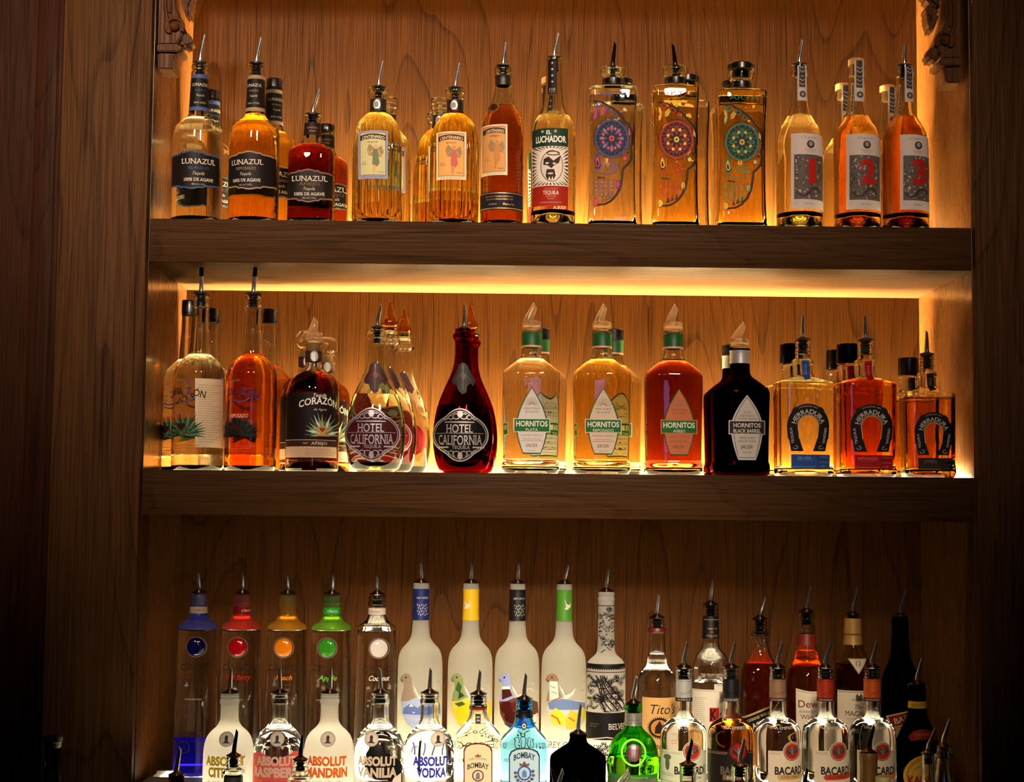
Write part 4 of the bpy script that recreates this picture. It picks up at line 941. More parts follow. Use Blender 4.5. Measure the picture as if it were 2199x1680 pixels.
# broad shouldered square bottles, almond label with a cross band
def almond(label, cx, liq, level, word, paper, rim, band, pour=None, at_x=None, at_depth=None, opaque=None, tall=True, lx=None, solid=None):
    b = foot_row(cx, FM, ZM); n_, d_ = 3.6, 0.78; hs = 0 if tall else 34
    B = Bottle('tequila_bottle', label, GM, cx, FM, ZM, [(b, 59, n_, d_), (b - 4, 61.5, n_, d_), (b - 24, 62, n_, d_), (b - 29, 59, n_, d_), (b - 34, 59, n_, d_), (b - 100, 60, n_, d_), (b - 192 + hs * .6, 62, n_, d_), (b - 208 + hs, 62, n_, d_), (b - 215 + hs, 61.5, 3.4, d_), (b - 220 + hs, 59, 3.2, d_), (b - 230 + hs, 48, 2.8, d_ + .08), (b - 239 + hs, 37, 2.3, .92), (b - 246 + hs, 27, 2, 1), (b - 251 + hs, 23), (b - 262 + hs, 21), (b - 299 + hs, 20.5), (b - 301 + hs, 21.5), (b - 307 + hs, 21.5)],
               solid, liq, level(b) if level else None, seg=64, wall=0.0045, punt=0.01, at_x=at_x, at_depth=at_depth)
    c = lx or cx; t, lo = (b - 180, b - 44) if tall else (b - 168, b - 36); m0, m1 = b - 117, b - 87
    mid = (m0 + m1) / 2
    def alm(g):
        h = mid - t
        q = [(c + (31 + g) * (1 - ((mid - y) / (h + g)) ** 1.7), y) for y in [mid - (h + g) * i / 12 for i in range(13)]]
        low = [(c + (31 + g) * (1 - .42 * ((y - mid) / (lo - mid)) ** 1.8) + 0, y) for y in [mid + (lo + g - mid) * i / 8 for i in range(9)]]
        right = q[::-1] + low[1:]
        return right + [(2 * c - x, y) for x, y in right[::-1]]
    it = [P(alm(3), rim, 0), P(alm(0), paper, 1), R(c - 39, m0, c + 39, m1, paper if word != 'BLACK BARREL' else SILV, 2), R(c - 37, m0 + 2, c + 37, m1 - 2, band, 3)]
    if word != 'BLACK BARREL':
        it += [T('HORNITOS', c, m0 + 11, 67, 12, (226, 222, 210), 4, .022), T(word, c, m1 - 6, 26 if len(word) < 6 else 44, 6, (206, 210, 190), 4, .012)]
        it += [L([(c + 3 * cos(a), b - 145 - 3 * sin(a)), (c + 17 * cos(a), b - 145 - 17 * sin(a))], .8, (130, 116, 100), 2) for a in [pi * i / 12 for i in range(13)]]
        G = (110, 90, 80) if word != 'REPOSADO' else (130, 64, 54)
        it += [T('100% PURO', c, b - 138, 34, 4.2, (90, 80, 70), 2), T('DE AGAVE', c, b - 131, 28, 4.2, (90, 80, 70), 2), T('NUESTRO TEQUILA', c, b - 81, 46, 3.2, G, 2), T('HECHO EN MEXICO', c, b - 73, 38, 2.6, G, 2), L([(c - 24, b - 69), (c + 24, b - 69)], .7, G, 2), T('SAUZA', c, b - 60, 25, 7, (110, 80, 66), 2, .01, True, .2), T('40% ALC/VOL', c, b - 49, 16, 2.2, G, 2)]
    else:
        D = (58, 54, 52)
        it += [L(alm(-2), 1.2, D, 2, True), T('HORNITOS', c, m0 + 10, 58, 9.5, (214, 208, 200), 4, .02), T(word, c, m1 - 8, 58, 8, (214, 208, 200), 4, .02)]
        it += [T('EST. 1873', c, b - 134, 14, 4, D, 3), T('AGED TEQUILA', c, b - 127, 30, 4, D, 3), T('WHISKEY BARREL', c, b - 120.5, 42, 3.4, D, 3), T('TRIPLE AGED', c, b - 80, 34, 4, D, 3), T('100% DE AGAVE', c, b - 73, 36, 3.4, D, 3), T('SAUZA', c, b - 61, 26, 7.5, D, 3, .012, True, .2), T('750 ML', c, b - 49, 20, 3.4, D, 3)]
    B.decal('label', it)
    if tall:
        B.sleeve('neck_band', b - 275, b - 302, plain('green_foil', (24, 84, 38), 0.4), 0.0008)
        B.sleeve('band_edge', b - 271, b - 275, plain('pale_band_edge', (206, 150, 130), 0.4), 0.0008)
    else:
        B.sleeve('neck_band', b - 241, b - 269, SILV, 0.0008)
    if pour: B.plastic_pourer(b - 313 + hs, 21, *pour)
    else: B.lathe('cap', [(b - 302 + hs, 20), (b - 303 + hs, 23), (b - 326 + hs, 23), (b - 328 + hs, 21)], BLACKP)
    return B
GB = (34, 104, 52); GR = (32, 88, 44)
almond('clear square bottle with green banded almond label and plastic pourer, paler than its neighbour', 1139, L_CLEAR, lambda b: b - 246, 'PLATA', (206, 200, 196), GR, GB, (1149, 656), lx=1141)
almond('black capped bottle behind the clear green banded bottle', 1139, L_CLEAR, lambda b: b - 246, 'PLATA', (206, 200, 196), GR, GB, None, at(1158, 900, .19).x, .19)
almond('golden square bottle with green banded almond label and plastic pourer', 1291, L_PALE, lambda b: b - 246, 'REPOSADO', (206, 186, 166), GR, GB, (1299, 658), lx=1292.5)
almond('black capped bottle behind the golden green banded bottle', 1291, L_PALE, lambda b: b - 246, 'REPOSADO', (206, 186, 166), GR, GB, None, at(1317, 900, .19).x, .19)
almond('dark red square bottle with green banded almond label and plastic pourer', 1445, liquid_mat((0.26, 0.03, 0.008)), lambda b: b - 246, 'AÑEJO', (196, 110, 70), GR, GB, (1452, 659), lx=1453)
OPQ = glass_mat('dark_stained_glass', (70, 18, 8))
almond('black opaque bottle with silver almond label and plastic pourer', 1589, L_DARK, None, 'BLACK BARREL', (196, 188, 182), SILV, (46, 40, 38), (1598, 698), None, None, None, False, 1597, OPQ)
almond('dark capped bottle behind, left of the black bottle with silver almond label', 1589, L_DARK, None, 'BLACK BARREL', (196, 188, 182), SILV, (46, 40, 38), None, at(1572, 900, .17).x, .17, None, False, None, OPQ)

# square bottles with a horseshoe
def horseshoe(label, cx, liq, level, ban, strip, word, hx, sc=1.0, pour=None, at_x=None, at_depth=None, capc=(20, 20, 30)):
    b = foot_row(cx, FM, ZM); n_, d_ = 5.0, 0.74
    h = lambda v: b - v * sc
    B = Bottle('tequila_bottle', label, GM, cx, FM, ZM, [(b, 58 * sc, n_, d_), (h(4), 60.5 * sc, n_, d_), (h(100), 60.5 * sc, n_, d_), (h(190), 61.5 * sc, n_, d_), (h(197), 61.5 * sc, n_, d_), (h(201), 60 * sc, 4.4, d_), (h(204), 55 * sc, 3.6, d_), (h(210), 38 * sc, 2.8, .85), (h(213.5), 26 * sc, 2, 1), (h(218), 22 * sc), (h(240), 21.5 * sc), (h(243), 24 * sc), (h(249), 24 * sc), (h(252), 20 * sc),
               (h(256), 16.5 * sc), (h(264), 16 * sc), (h(266), 17 * sc), (h(270), 17 * sc), (h(272), 16 * sc), (h(280), 16 * sc), (h(282), 17 * sc), (h(286), 17 * sc), (h(288), 16 * sc), (h(293), 16.5 * sc)], None, liq, h(level), seg=64, wall=0.0045, punt=0.012, at_x=at_x, at_depth=at_depth)
    c = hx; yc_h = h(106); D = (20, 18, 18); S_ = (196, 190, 184)
    out = [(c + 43 * sc * cos(t), yc_h - 46 * sc * sin(t)) for t in [pi * i / 20 - .28 for i in range(20)] + [pi + .28]]
    inn = [(c + 22 * sc * cos(t), yc_h - 21 * sc * sin(t)) for t in [pi * i / 16 for i in range(17)]]
    right = [(c + 35 * sc, h(53)), (c + 20 * sc, h(53)), (c + 9 * sc, h(53)), (c + 18 * sc, h(80))]
    left = [(2 * c - x, y) for x, y in right[::-1]]
    it = []
    oo = out + [(c - 36 * sc, h(53))]
    # horseshoe as a strip of quads between the outer and inner outlines
    O_ = [(c + 36 * sc, h(53)), (c + 41 * sc, h(80))] + [(c + 43 * sc * cos(t), yc_h - 46 * sc * sin(t)) for t in [pi * i / 20 for i in range(21)]] + [(c - 41 * sc, h(80)), (c - 36 * sc, h(53))]
    I_ = [(c + 10 * sc, h(53)), (c + 19 * sc, h(80))] + [(c + 22 * sc * cos(t), yc_h - 23 * sc * sin(t)) for t in [pi * i / 20 for i in range(21)]] + [(c - 19 * sc, h(80)), (c - 10 * sc, h(53))]
    for i in range(len(O_) - 1): it.append(P([O_[i], O_[i + 1], I_[i + 1], I_[i]], D, 0))
    it += [L([(c + (x - c) * 1.02, yc_h + (y - yc_h) * 1.02) for x, y in O_[1:-1]], 2.4, D, 0), L(I_[1:-1], 1.6, GOLD, 1)]
    for sgn in (1, -1): it += [P([(c + sgn * 27 * sc, yc_h - 42 * sc), (c + sgn * 35 * sc, yc_h - 34 * sc), (c + sgn * 30 * sc, yc_h - 28 * sc), (c + sgn * 22 * sc, yc_h - 36 * sc)], D, 0)]
    it += [T('HERRADURA', c, yc_h, 88 * sc, 10 * sc, S_, 2, .015, False, 0, 0, 0, (32 * sc, 0.0)), T('ESTABLISHED 1870', c, yc_h, 40 * sc, 2.6 * sc, S_, 2, 0, False, 0, 0, 0, (43 * sc, 0.0)), T('100% DE AGAVE MADE IN MEXICO', c, yc_h, 70 * sc, 2.6 * sc, S_, 2, 0, False, 0, 0, 0, (25 * sc, 0.0)),
           T('TEQUILA', c - 35 * sc, h(86), 34 * sc, 5.5 * sc, S_, 2, .01, False, 0, 0, 1.72), T('ORIGINAL', c + 35 * sc, h(86), 34 * sc, 5.5 * sc, S_, 2, .01, False, 0, 0, -1.72)]
    for sgn in (1, -1): it.append(L([(c + sgn * (27 * sc + 5 * cos(t)), h(61) + 3.4 * sin(t)) for t in [k * .7 for k in range(8)]], 1.2, S_, 2))
    if pour: B.decal('label', it, lift=0.0005)
    x0, x1 = c - 36 * sc, c + 46 * sc
    lt = tuple(min(255, int(q * 1.3 + 60)) for q in ban)
    if pour: B.decal('banner_label', [R(x0, h(46), x1, h(17), ban, 0), R(x1 - 27 * sc, h(46), x1, h(17), tuple(int(q * .86) for q in ban), 1), T(word, x0 + 28 * sc, h(39), (30 if len(word) < 8 else 42) * sc, 6 * sc, lt, 2, .02), T('TEQUILA 100% DE AGAVE', x0 + 28 * sc, h(33.5), 34 * sc, 2 * sc, lt, 2), T('TEQUILA', x1 - 13 * sc, h(41), 20 * sc, 3 * sc, lt, 2), T('HACIENDA', x1 - 13 * sc, h(30), 20 * sc, 2.4 * sc, lt, 2), T('1 LITER', x1 - 16 * sc, h(22), 12 * sc, 2.6 * sc, lt, 2), L([(x0 + 2, h(20)), (x1 - 30 * sc, h(20))], .8, lt, 2)])
    a = B.axis(h(230)) + 1
    B.decal('neck_strip', [P([(a - 8, h(247)), (a + 7, h(248)), (a + 9, h(206)), (a - 5, h(203))], strip, 0), T(word, a + 1, h(228), 26 * sc, 3, lt, 1, .01, False, 0, 0, -pi / 2)], lift=0.0014)
    if pour: B.pourer(h(294), 16.5 * sc, *pour, fins=32)
    else:
        cm = plain('dark_metal_cap', capc, 0.2, 1.0)
        B.lathe('cap', [(h(253), 18 * sc), (h(254), 25.5 * sc), (h(256), 26 * sc), (h(296), 25.5 * sc), (h(298), 24 * sc), (h(298.5), 10 * sc)], cm)
    return B
BLU = (38, 74, 146); REDB = (150, 22, 24); DKB = (34, 26, 22)
horseshoe('pale square bottle with black horseshoe label and blue banner, spout in its neck', 1725, L_STRAW, 200, BLU, BLU, 'SILVER', 1727, 1.0, (1722.5, 681))
horseshoe('dark navy capped bottle behind the blue bannered horseshoe bottle', 1725, L_STRAW, 200, BLU, BLU, 'SILVER', 1727, 1.0, None, at(1700, 900, .18).x, .18, (14, 18, 50))
horseshoe('orange square bottle with black horseshoe label and red banner, spout in its neck', 1860, liquid_mat((0.82, 0.40, 0.03)), 206, REDB, REDB, 'REPOSADO', 1861.5, 1.0, (1855, 681))
horseshoe('dark capped bottle directly behind the red bannered horseshoe bottle', 1860, liquid_mat((0.82, 0.40, 0.03)), 206, REDB, REDB, 'REPOSADO', 1861.5, 1.0, None, at(1822, 900, .17).x, .17, (20, 16, 34))
horseshoe('rear dark capped bottle furthest left behind the red bannered horseshoe bottle', 1860, liquid_mat((0.82, 0.40, 0.03)), 206, REDB, REDB, 'REPOSADO', 1861.5, 1.0, None, at(1806, 900, .26).x + 0.0, .295, (30, 28, 30))
horseshoe('small orange square bottle with black horseshoe label and black banner, spout in its neck', 1993, liquid_mat((0.84, 0.42, 0.04)), 190, DKB, DKB, 'AÑEJO', 1994, 0.90, (1988, 714))
horseshoe('silver black capped bottle behind the small black bannered horseshoe bottle', 1993, liquid_mat((0.84, 0.42, 0.04)), 190, DKB, DKB, 'AÑEJO', 1994, 0.90, None, at(1952, 900, .165).x, .165, (70, 68, 66))

# ------------------------------------------------------------------ rear row of the lit riser
GR_ = 'bottles in the rear row of the lit riser'; GF_ = 'bottles in the front row of the lit riser'
L_WATER = liquid_mat((0.985, 0.98, 0.96))
CLR = glass_mat('clear_flint_glass', (252, 252, 250), 0.0, 1.46, 0.012)
FROST = frosted_mat('frosted_glass')
def tinted_neck(rgb): return glass_mat('tinted_glass', rgb)
def beaded(label, cx, tint, bead, word, wcol, band, sx, tip, bx):
    b = foot_row(cx, YR, ZR)
    B = Bottle('vodka_bottle', label, GR_, cx, YR, ZR, [(b, 46), (b - 5, 47.5), (b - 30, 47), (b - 160, 44.5), (b - 290, 42), (b - 308, 41), (b - 311, 42), (b - 315, 42.5), (b - 320, 41.5), (b - 325, 36), (b - 329, 28), (b - 334, 23.5), (b - 340, 21), (b - 346, 18.5), (b - 366, 18), (b - 368, 20), (b - 372, 20), (b - 374, 17.5), (b - 378, 17.5), (b - 379, 18.6), (b - 382, 18.6), (b - 384, 17.2), (b - 388, 17.2)],
               CLR, L_WATER, b - 312, wall=0.0035, punt=0.012)
    if tint:
        # dyed shoulder and neck
        rows = [(b - 313, 41.8), (b - 316, 41.2), (b - 320, 40.2), (b - 325, 34.6), (b - 329, 26.6), (b - 334, 22), (b - 340, 19.6), (b - 346, 17.2), (b - 386, 16)]
        B.lathe('tinted_shoulder', rows, soft_glass('tinted_shoulder', tint, 0.34, 0.06), smooth=0.7)
    if word == 'VODKA': B.lathe('tinted_foot', [(b - 8, 41), (b - 40, 41.5), (b - 74, 41), (b - 76, 38)], soft_glass('cobalt_glass', (70, 60, 200), 0.25, 0.3, 1.05), smooth=0.7)
    if band: B.decal('neck_label', [R(B.axis(b - 355) - 38, b - 360, B.axis(b - 355) + 38, b - 346, band, 0), T('CÎROC', B.axis(b - 355) + bx, b - 352.5, 23, 5, (70, 56, 48) if sum(band) > 450 else (226, 206, 200), 1)], lift=0.0006)
    # raised coloured bead on the front
    a = B.interp(B.z(b - 276)); r = 19.5 / B.s
    ang = asin(max(-.9, min(.9, ((sx - B.axis(b - 276)) / B.s) / a[0])))
    bm = bmesh.new(); bmesh.ops.create_uvsphere(bm, u_segments=28, v_segments=16, radius=r)
    for v in bm.verts: v.co.y *= 0.34
    d = Vector((sin(ang), -cos(ang), 0)) * (a[0] - 0.0002)
    bmesh.ops.rotate(bm, verts=bm.verts, cent=(0, 0, 0), matrix=Matrix.Rotation(ang, 3, 'Z')); bmesh.ops.translate(bm, verts=bm.verts, vec=d + Vector((0, 0, B.z(b - 276))))
    link_mesh('bead', bm_mesh('bead', bm), B.root, [plain('glossy_bead', bead, 0.08, 0.0, 0.6, 0.6)], 3.2)
    D = (34, 28, 26)
    B.decal('bead_ring', [O(sx, b - 276, 21.5, 21.5, 1.6, (120, 112, 104), 0)])
    it = [T('CÎROC', sx - 4, b - 233, 64, 13.5, D, 1, -0.006)]
    if word == 'VODKA': it += [T('SNAP FROST', sx - 3, b - 215, 26, 3, D, 1), T('VODKA', sx - 3, b - 206, 42, 5, D, 1, .0, True), T('DISTILLED FIVE TIMES', sx - 5, b - 196, 46, 2.4, (60, 52, 46), 1), T('MADE FROM FRENCH GRAPES', sx - 5, b - 191, 46, 2.4, (60, 52, 46), 1)]
    else: it += [T(word, sx + 2, b - 213, {'Red Berry': 56, 'Peach': 34, 'Apple': 40, 'Coconut': 46}[word], 11, wcol, 1, 0.012, False, .38), T('FLAVORED VODKA', sx - 4, b - 197, 44, 2.4, (60, 52, 46), 1)]
    B.decal('label', it)
    it = [T('IMPORTED', sx - 6, b - 165, 36, 4, (190, 176, 160), 1), T('70cl e   40% vol', sx - 6, b - 128, 46, 3.2, (70, 60, 50), 1)]
    B.decal('small_print', it)
    B.decal('embossed_seal', [O(sx - 26, b - 63, 12, 12.5, 1.2, (96, 84, 70), 0), L([(sx - 31, b - 58), (sx - 26, b - 70), (sx - 21, b - 58)], 1.2, (96, 84, 70), 0)])
    B.pourer(b - 389, 17, *tip, style='metal')
    return B
beaded('clear bottle with dark blue bead and blue shoulder, leftmost of the rear riser row', 418, (190, 196, 255), (12, 12, 70), 'VODKA', None, (196, 170, 150), 428.5, (427, 1231), 6)
beaded('clear bottle with red bead, red script and red neck', 512, (255, 146, 126), (176, 10, 16), 'Red Berry', (190, 22, 22), (120, 16, 14), 516, (522, 1233), 12)
beaded('clear bottle with orange bead, orange script and yellow shoulder', 610.5, (255, 216, 112), (240, 130, 10), 'Peach', (240, 130, 20), None, 614, (617.6, 1236), 0)
beaded('clear bottle with green bead, green script and lime shoulder', 706, (210, 250, 132), (52, 140, 28), 'Apple', (96, 190, 60), (40, 150, 44), 706.5, (716, 1236), 4)
beaded('clear bottle with pearl white bead, white script and uncoloured neck', 804, None, (214, 206, 196), 'Coconut', (236, 230, 216), (214, 198, 178), 816.5, (809.6, 1236.5), -4)

def bird(x, y, s_, c, l, flip=1):
    """small flying bird, wings up"""
    return P([(x - 9 * s_ * flip, y - 9 * s_), (x - 3 * s_ * flip, y - 1 * s_), (x + 2 * s_ * flip, y - 2 * s_), (x + 9 * s_ * flip, y - 7 * s_), (x + 4 * s_ * flip, y + 2 * s_), (x - 5 * s_ * flip, y + 4 * s_), (x - 7 * s_ * flip, y - 2 * s_)], c, l)
def goose(label, cx, cap, capart, head, scene, tip, name_ink):
    b = foot_row(cx, YR, ZR)
    bs = 1672 + 0.0 * b
    B = Bottle('vodka_bottle', label, GR_, cx, YR, ZR, [(b, 46), (b - 5, 48.5), (b - 200, 48.5), (b - 246, 48), (b - 262, 45.5), (b - 274, 40), (b - 283, 31), (b - 292, 23.5), (b - 304, 19), (b - 340, 17.2), (b - 398, 16.4), (b - 400, 17.2), (b - 404, 17.2), (b - 406, 16.6), (b - 414, 16.8)],
               FROST, None, b - 60, punt=0.01, top_in=4)
    c = cx; BR = (150, 132, 112)
    hd = [(c - 38, 1456), (c - 34, 1448), (c - 24, 1443), (c - 16, 1446), (c - 12, 1456), (c - 12, 1470), (c - 10, 1482), (c - 4, 1494), (c - 20, 1502), (c - 36, 1504), (c - 34, 1490), (c - 30, 1476), (c - 30, 1464)]
    body = [(c - 36, 1504), (c - 20, 1502), (c - 4, 1494), (c + 14, 1500), (c + 34, 1500), (c + 46, 1506), (c + 48, 1530), (c + 40, 1552), (c + 22, 1564), (c - 4, 1564), (c - 24, 1550), (c - 34, 1530)]
    it = [P(hd, head, 1), E(c - 25, 1452, 1.8, 2.2, (20, 16, 14), 3, 10), P([(c - 38, 1456), (c - 32, 1458), (c - 30, 1463), (c - 36, 1462)], tuple(int(q * .75) for q in head), 2), P(body, scene[0], 1)] + scene[1](c)
    it += [P([(c - 10, 1464), (c - 2, 1476), (c + 3, 1488), (c + 14, 1484), (c + 26, 1470), (c + 20, 1486), (c + 12, 1494), (c - 2, 1497), (c + 1, 1491), (c - 6, 1480)], (228, 216, 202), 4), L([(c - 10, 1464), (c - 2, 1476), (c + 3, 1488), (c + 14, 1484), (c + 26, 1470)], .8, (130, 104, 84), 5)]
    for (x, y, s_) in ((c + 30, 1476, .55), (c + 36, 1466, .5), (c + 42, 1462, .45), (c + 38, 1480, .4)): it.append(bird(x, y, s_, (206, 190, 174), 4))
    it += [T('GREY GOOSE', c + 2, 1594, 92, 14, name_ink, 2, -.005, True), T('VODKA', c, 1624, 30, 7, name_ink, 2, 0, True)]
    B.decal('label', it)
    B.sleeve('foil_capsule', b - 335, b - 402, plain('capsule', cap, 0.45), 0.0007)
    a = B.axis(b - 370)
    if capart == 'flock':
        it = [T('GREY GOOSE', a + 4, b - 383, 26, 4, (200, 196, 196), 1)] + [P([(a - 8 + i * 4.2 + (j % 2) * 2, b - 372 + j * 6.5 + (i % 2) * 2), (a - 6.6 + i * 4.2 + (j % 2) * 2, b - 368 + j * 6.5 + (i % 2) * 2), (a - 4.6 + i * 4.2 + (j % 2) * 2, b - 370 + j * 6.5 + (i % 2) * 2), (a - 6.2 + i * 4.2 + (j % 2) * 2, b - 365.5 + j * 6.5 + (i % 2) * 2)], (226, 222, 216), 1) for j in range(4) for i in range(5)]
    else:
        it = [P([(a + capart - 4, b - 384), (a + capart, b - 372), (a + capart + 6, b - 370), (a + capart + 9, b - 378), (a + capart + 8, b - 366), (a + capart + 2, b - 360), (a + capart - 4, b - 360), (a + capart - 1, b - 366)], (206, 200, 190), 1)]
    B.decal('capsule_print', it, lift=0.001)
    B.pourer(b - 415, 17, *tip, style='metal', fins=14)
def sc_ice(c): return [P([(c - 30, 1518), (c - 14, 1506), (c, 1516), (c + 12, 1504), (c + 30, 1514), (c + 46, 1508), (c + 46, 1530), (c - 32, 1530)], (98, 120, 180), 2), P([(c - 14, 1506), (c - 18, 1514), (c - 8, 1513)], (230, 232, 238), 3), P([(c + 12, 1504), (c + 6, 1512), (c + 18, 1511)], (230, 232, 238), 3), L([(c - 28, 1536), (c, 1540), (c + 40, 1534)], 3, (190, 200, 222), 2), L([(c - 20, 1548), (c + 30, 1548)], 2.4, (170, 184, 214), 2), bird(c - 8, 1526, .4, (236, 236, 240), 4), bird(c + 10, 1524, .35, (236, 236, 240), 4)]
def sc_lemon(c): return [E(c - 8, 1524, 20, 20, (232, 196, 24), 2), E(c + 26, 1520, 20, 22, (240, 206, 40), 2), E(c + 8, 1550, 20, 13, (244, 214, 60), 2), O(c + 26, 1520, 14, 16, 1.5, (250, 232, 130), 3), P([(c - 30, 1508), (c - 14, 1502), (c - 6, 1508), (c - 20, 1514)], (60, 96, 40), 3), P([(c - 22, 1460), (c - 14, 1470), (c - 18, 1486), (c - 28, 1478)], (58, 96, 44), 3), P([(c - 20, 1480), (c - 8, 1490), (c - 22, 1498)], (40, 70, 36), 3)]
def sc_cherry(c): return [E(c - 20, 1516, 14, 14, (70, 14, 10), 2), E(c + 2, 1512, 13, 12, (94, 22, 12), 2), E(c - 10, 1536, 15, 13, (60, 10, 8), 2), E(c + 20, 1530, 16, 13, (110, 30, 16), 2), P([(c + 6, 1540), (c + 46, 1528), (c + 44, 1546), (c + 8, 1556)], (232, 220, 210), 3), P([(c - 26, 1550), (c + 40, 1552), (c + 22, 1564), (c - 4, 1564)], (44, 50, 84), 3), P([(c - 30, 1478), (c - 14, 1476), (c - 8, 1490), (c - 30, 1500)], (72, 26, 16), 2), P([(c - 30, 1472), (c - 13, 1470), (c - 13, 1476), (c - 30, 1478)], (232, 228, 226), 3)]
def sc_pear(c): return [P([(c - 34, 1506), (c - 4, 1496), (c + 46, 1508), (c + 46, 1520), (c - 30, 1520)], (112, 132, 176), 2), P([(c - 30, 1532), (c - 18, 1516), (c - 4, 1524), (c + 6, 1540), (c - 2, 1556), (c - 24, 1550)], (226, 206, 60), 3), P([(c + 2, 1540), (c + 14, 1520), (c + 26, 1526), (c + 34, 1546), (c + 20, 1562), (c + 4, 1560)], (232, 190, 60), 4), P([(c + 26, 1530), (c + 38, 1514), (c + 48, 1526), (c + 44, 1548)], (222, 200, 70), 3), L([(c - 26, 1532), (c - 14, 1538), (c - 8, 1550)], 3, (206, 84, 30), 5), L([(c + 10, 1536), (c + 22, 1544)], 3, (214, 100, 36), 5), P([(c - 30, 1460), (c - 13, 1460), (c - 11, 1494), (c - 30, 1502)], (232, 220, 208), 2), L([(c - 28, 1470), (c - 18, 1474)], 1.6, (120, 150, 70), 3), L([(c - 26, 1482), (c - 14, 1486)], 1.6, (120, 150, 70), 3)]
goose('white frosted bottle with dark blue bird print neck foil and mountain picture', 899, (20, 34, 96), 'flock', (158, 140, 118), ((176, 190, 220), sc_ice), (904.5, 1209), (60, 60, 110))
goose('white frosted bottle with yellow neck foil and lemon picture', 1007, (226, 176, 14), -10, (140, 150, 96), ((226, 200, 70), sc_lemon), (1013, 1211), (60, 60, 60))
goose('white frosted bottle with black bird print neck foil and dark cherry picture', 1108, (14, 12, 14), 'flock', (150, 160, 206), ((100, 60, 50), sc_cherry), (1114, 1212), (60, 50, 50))
goose('white frosted bottle with green neck foil and pear picture', 1209, (70, 130, 30), 4, (150, 118, 92), ((200, 200, 190), sc_pear), (1220, 1213), (56, 50, 64))

# bottle covered in black and white line drawing
cx = 1300; b = foot_row(cx, YR, ZR)
B = Bottle('vodka_bottle', 'slim bottle covered in black and white doodle pattern with a black band', GR_, cx, YR, ZR, [(b, 40), (b - 5, 42), (b - 236, 42), (b - 246, 40), (b - 255, 33), (b - 261, 25), (b - 268, 20), (b - 282, 18), (b - 378, 17), (b - 380, 18.2), (b - 385, 18.2), (b - 387, 16.5), (b - 391, 16.5), (b - 392, 17.6), (b - 396, 17.6), (b - 398, 16.6)], FROST, None, b - 366, punt=0.008)
K = (22, 18, 18); r = random.Random(21); it = []
x0, x1 = cx - 41, cx + 41
def doodle(xa, xb, ya, yb_, n, sc_):
    o = []
    for i in range(n):                                     # bundles of wavy parallel lines, hearts, rings, rows of triangles
        x = r.uniform(xa + 6, xb - 6); y = r.uniform(ya + 6, yb_ - 6); a = r.uniform(-1.2, 1.2); k = r.random()
        def clip(q): return [(min(max(px, xa), xb), min(max(py, ya), yb_)) for px, py in q]
        if k < .55:
            m = r.randint(2, 4); ln = r.uniform(9, 17) * sc_; am = r.uniform(1, 4) * sc_
            for j in range(m):
                q = [(x + t * cos(a) - (j * 3.2 * sc_ + am * sin(t * .3)) * sin(a), y + t * sin(a) + (j * 3.2 * sc_ + am * sin(t * .3)) * cos(a)) for t in [ln * (s_ / 8 - .5) * 2 for s_ in range(9)]]
                o.append(L(clip(q), (1.0 + .9 * (j % 2)) * sc_, K, 1))
        elif k < .72:
            for j in range(3): o.append(O(x, y, (2 + 2.4 * j) * sc_, (2.2 + 2.4 * j) * sc_, 1.1 * sc_, K, 1, 16))
        elif k < .84:
            o.append(L([(p[0], p[1]) for p in heart(x, y, 6 * sc_, K, 1)[1]], 1.3 * sc_, K, 1, True)); o.append(heart(x, y, 2.8 * sc_, K, 1))
        else:
            for j in range(4): o.append(P(clip([(x + j * 4.6 * sc_, y), (x + (j * 4.6 + 4) * sc_, y), (x + (j * 4.6 + 2) * sc_, y + 4 * sc_)]), K, 1))
    return o
yt, ym = b - 232, b - 143
it = doodle(x0 + 2, x1 - 2, yt + 8, ym - 2, 46, 0.95)
for k in range(5):                                         # long flowing lines
    q = [(x0 + 4 + k * 9 + 40 * t + 6 * sin(t * 5 + k), yt + 10 + (ym - yt - 14) * t) for t in [i / 14 for i in range(15)]]
    it.append(L([(min(p[0], x1 - 2), p[1]) for p in q], 2.6, K, 1))
it += [R(x0, b - 246, x1, b - 236, K, 1), L([(x0, yt + 3), (x1, yt + 3)], 1.6, K, 1)]
for i in range(17): it.append(P([(x0 + 1 + i * 4.8, yt - 2), (x0 + 5 + i * 4.8, yt - 2), (x0 + 3 + i * 4.8, yt - 6)], K, 2))
it += [R(x0 - 20, ym, x1 + 20, ym + 58, (24, 22, 22), 1), T('BELVEDERE', cx + 34, ym + 29, 72, 13, (206, 196, 180), 2, 0, True), T('PRODUCT OF POLAND', cx - 26, ym + 24, 22, 2, (150, 140, 130), 2), T('40% VOL', cx - 28, ym + 29, 18, 2, (150, 140, 130), 2)]
it += doodle(x0 + 2, x1 - 2, ym + 62, b - 20, 40, 0.95) + [L([(x0, ym + 60), (cx, ym + 52), (x1, ym + 60)], 2, (206, 196, 176), 2)]
B.decal('label', it)
ax = B.axis(b - 320)
it = []
for i in range(48):
    y = r.uniform(b - 366, b - 268); x = r.uniform(ax - 15, ax + 15); k = r.random()
    if k < .5: it.append(L([(x + t, y + 3 * sin(t * .4 + i)) for t in (-5, -2.5, 0, 2.5, 5)], r.uniform(1, 1.8), K, 1))
    elif k < .8: it += [O(x, y, 3, 3, 1, K, 1, 12), O(x, y, 5.2, 5.2, 1, K, 1, 14)]
    else: it.append(P([(x - 2.4, y), (x + 2.4, y), (x, y + 4)], K, 1))
it.append(R(ax - 17, b - 370, ax + 17, b - 368.4, K, 1))
B.decal('neck_label', it)
B.pourer(b - 399, 16.5, 1306, 1222, style='metal')

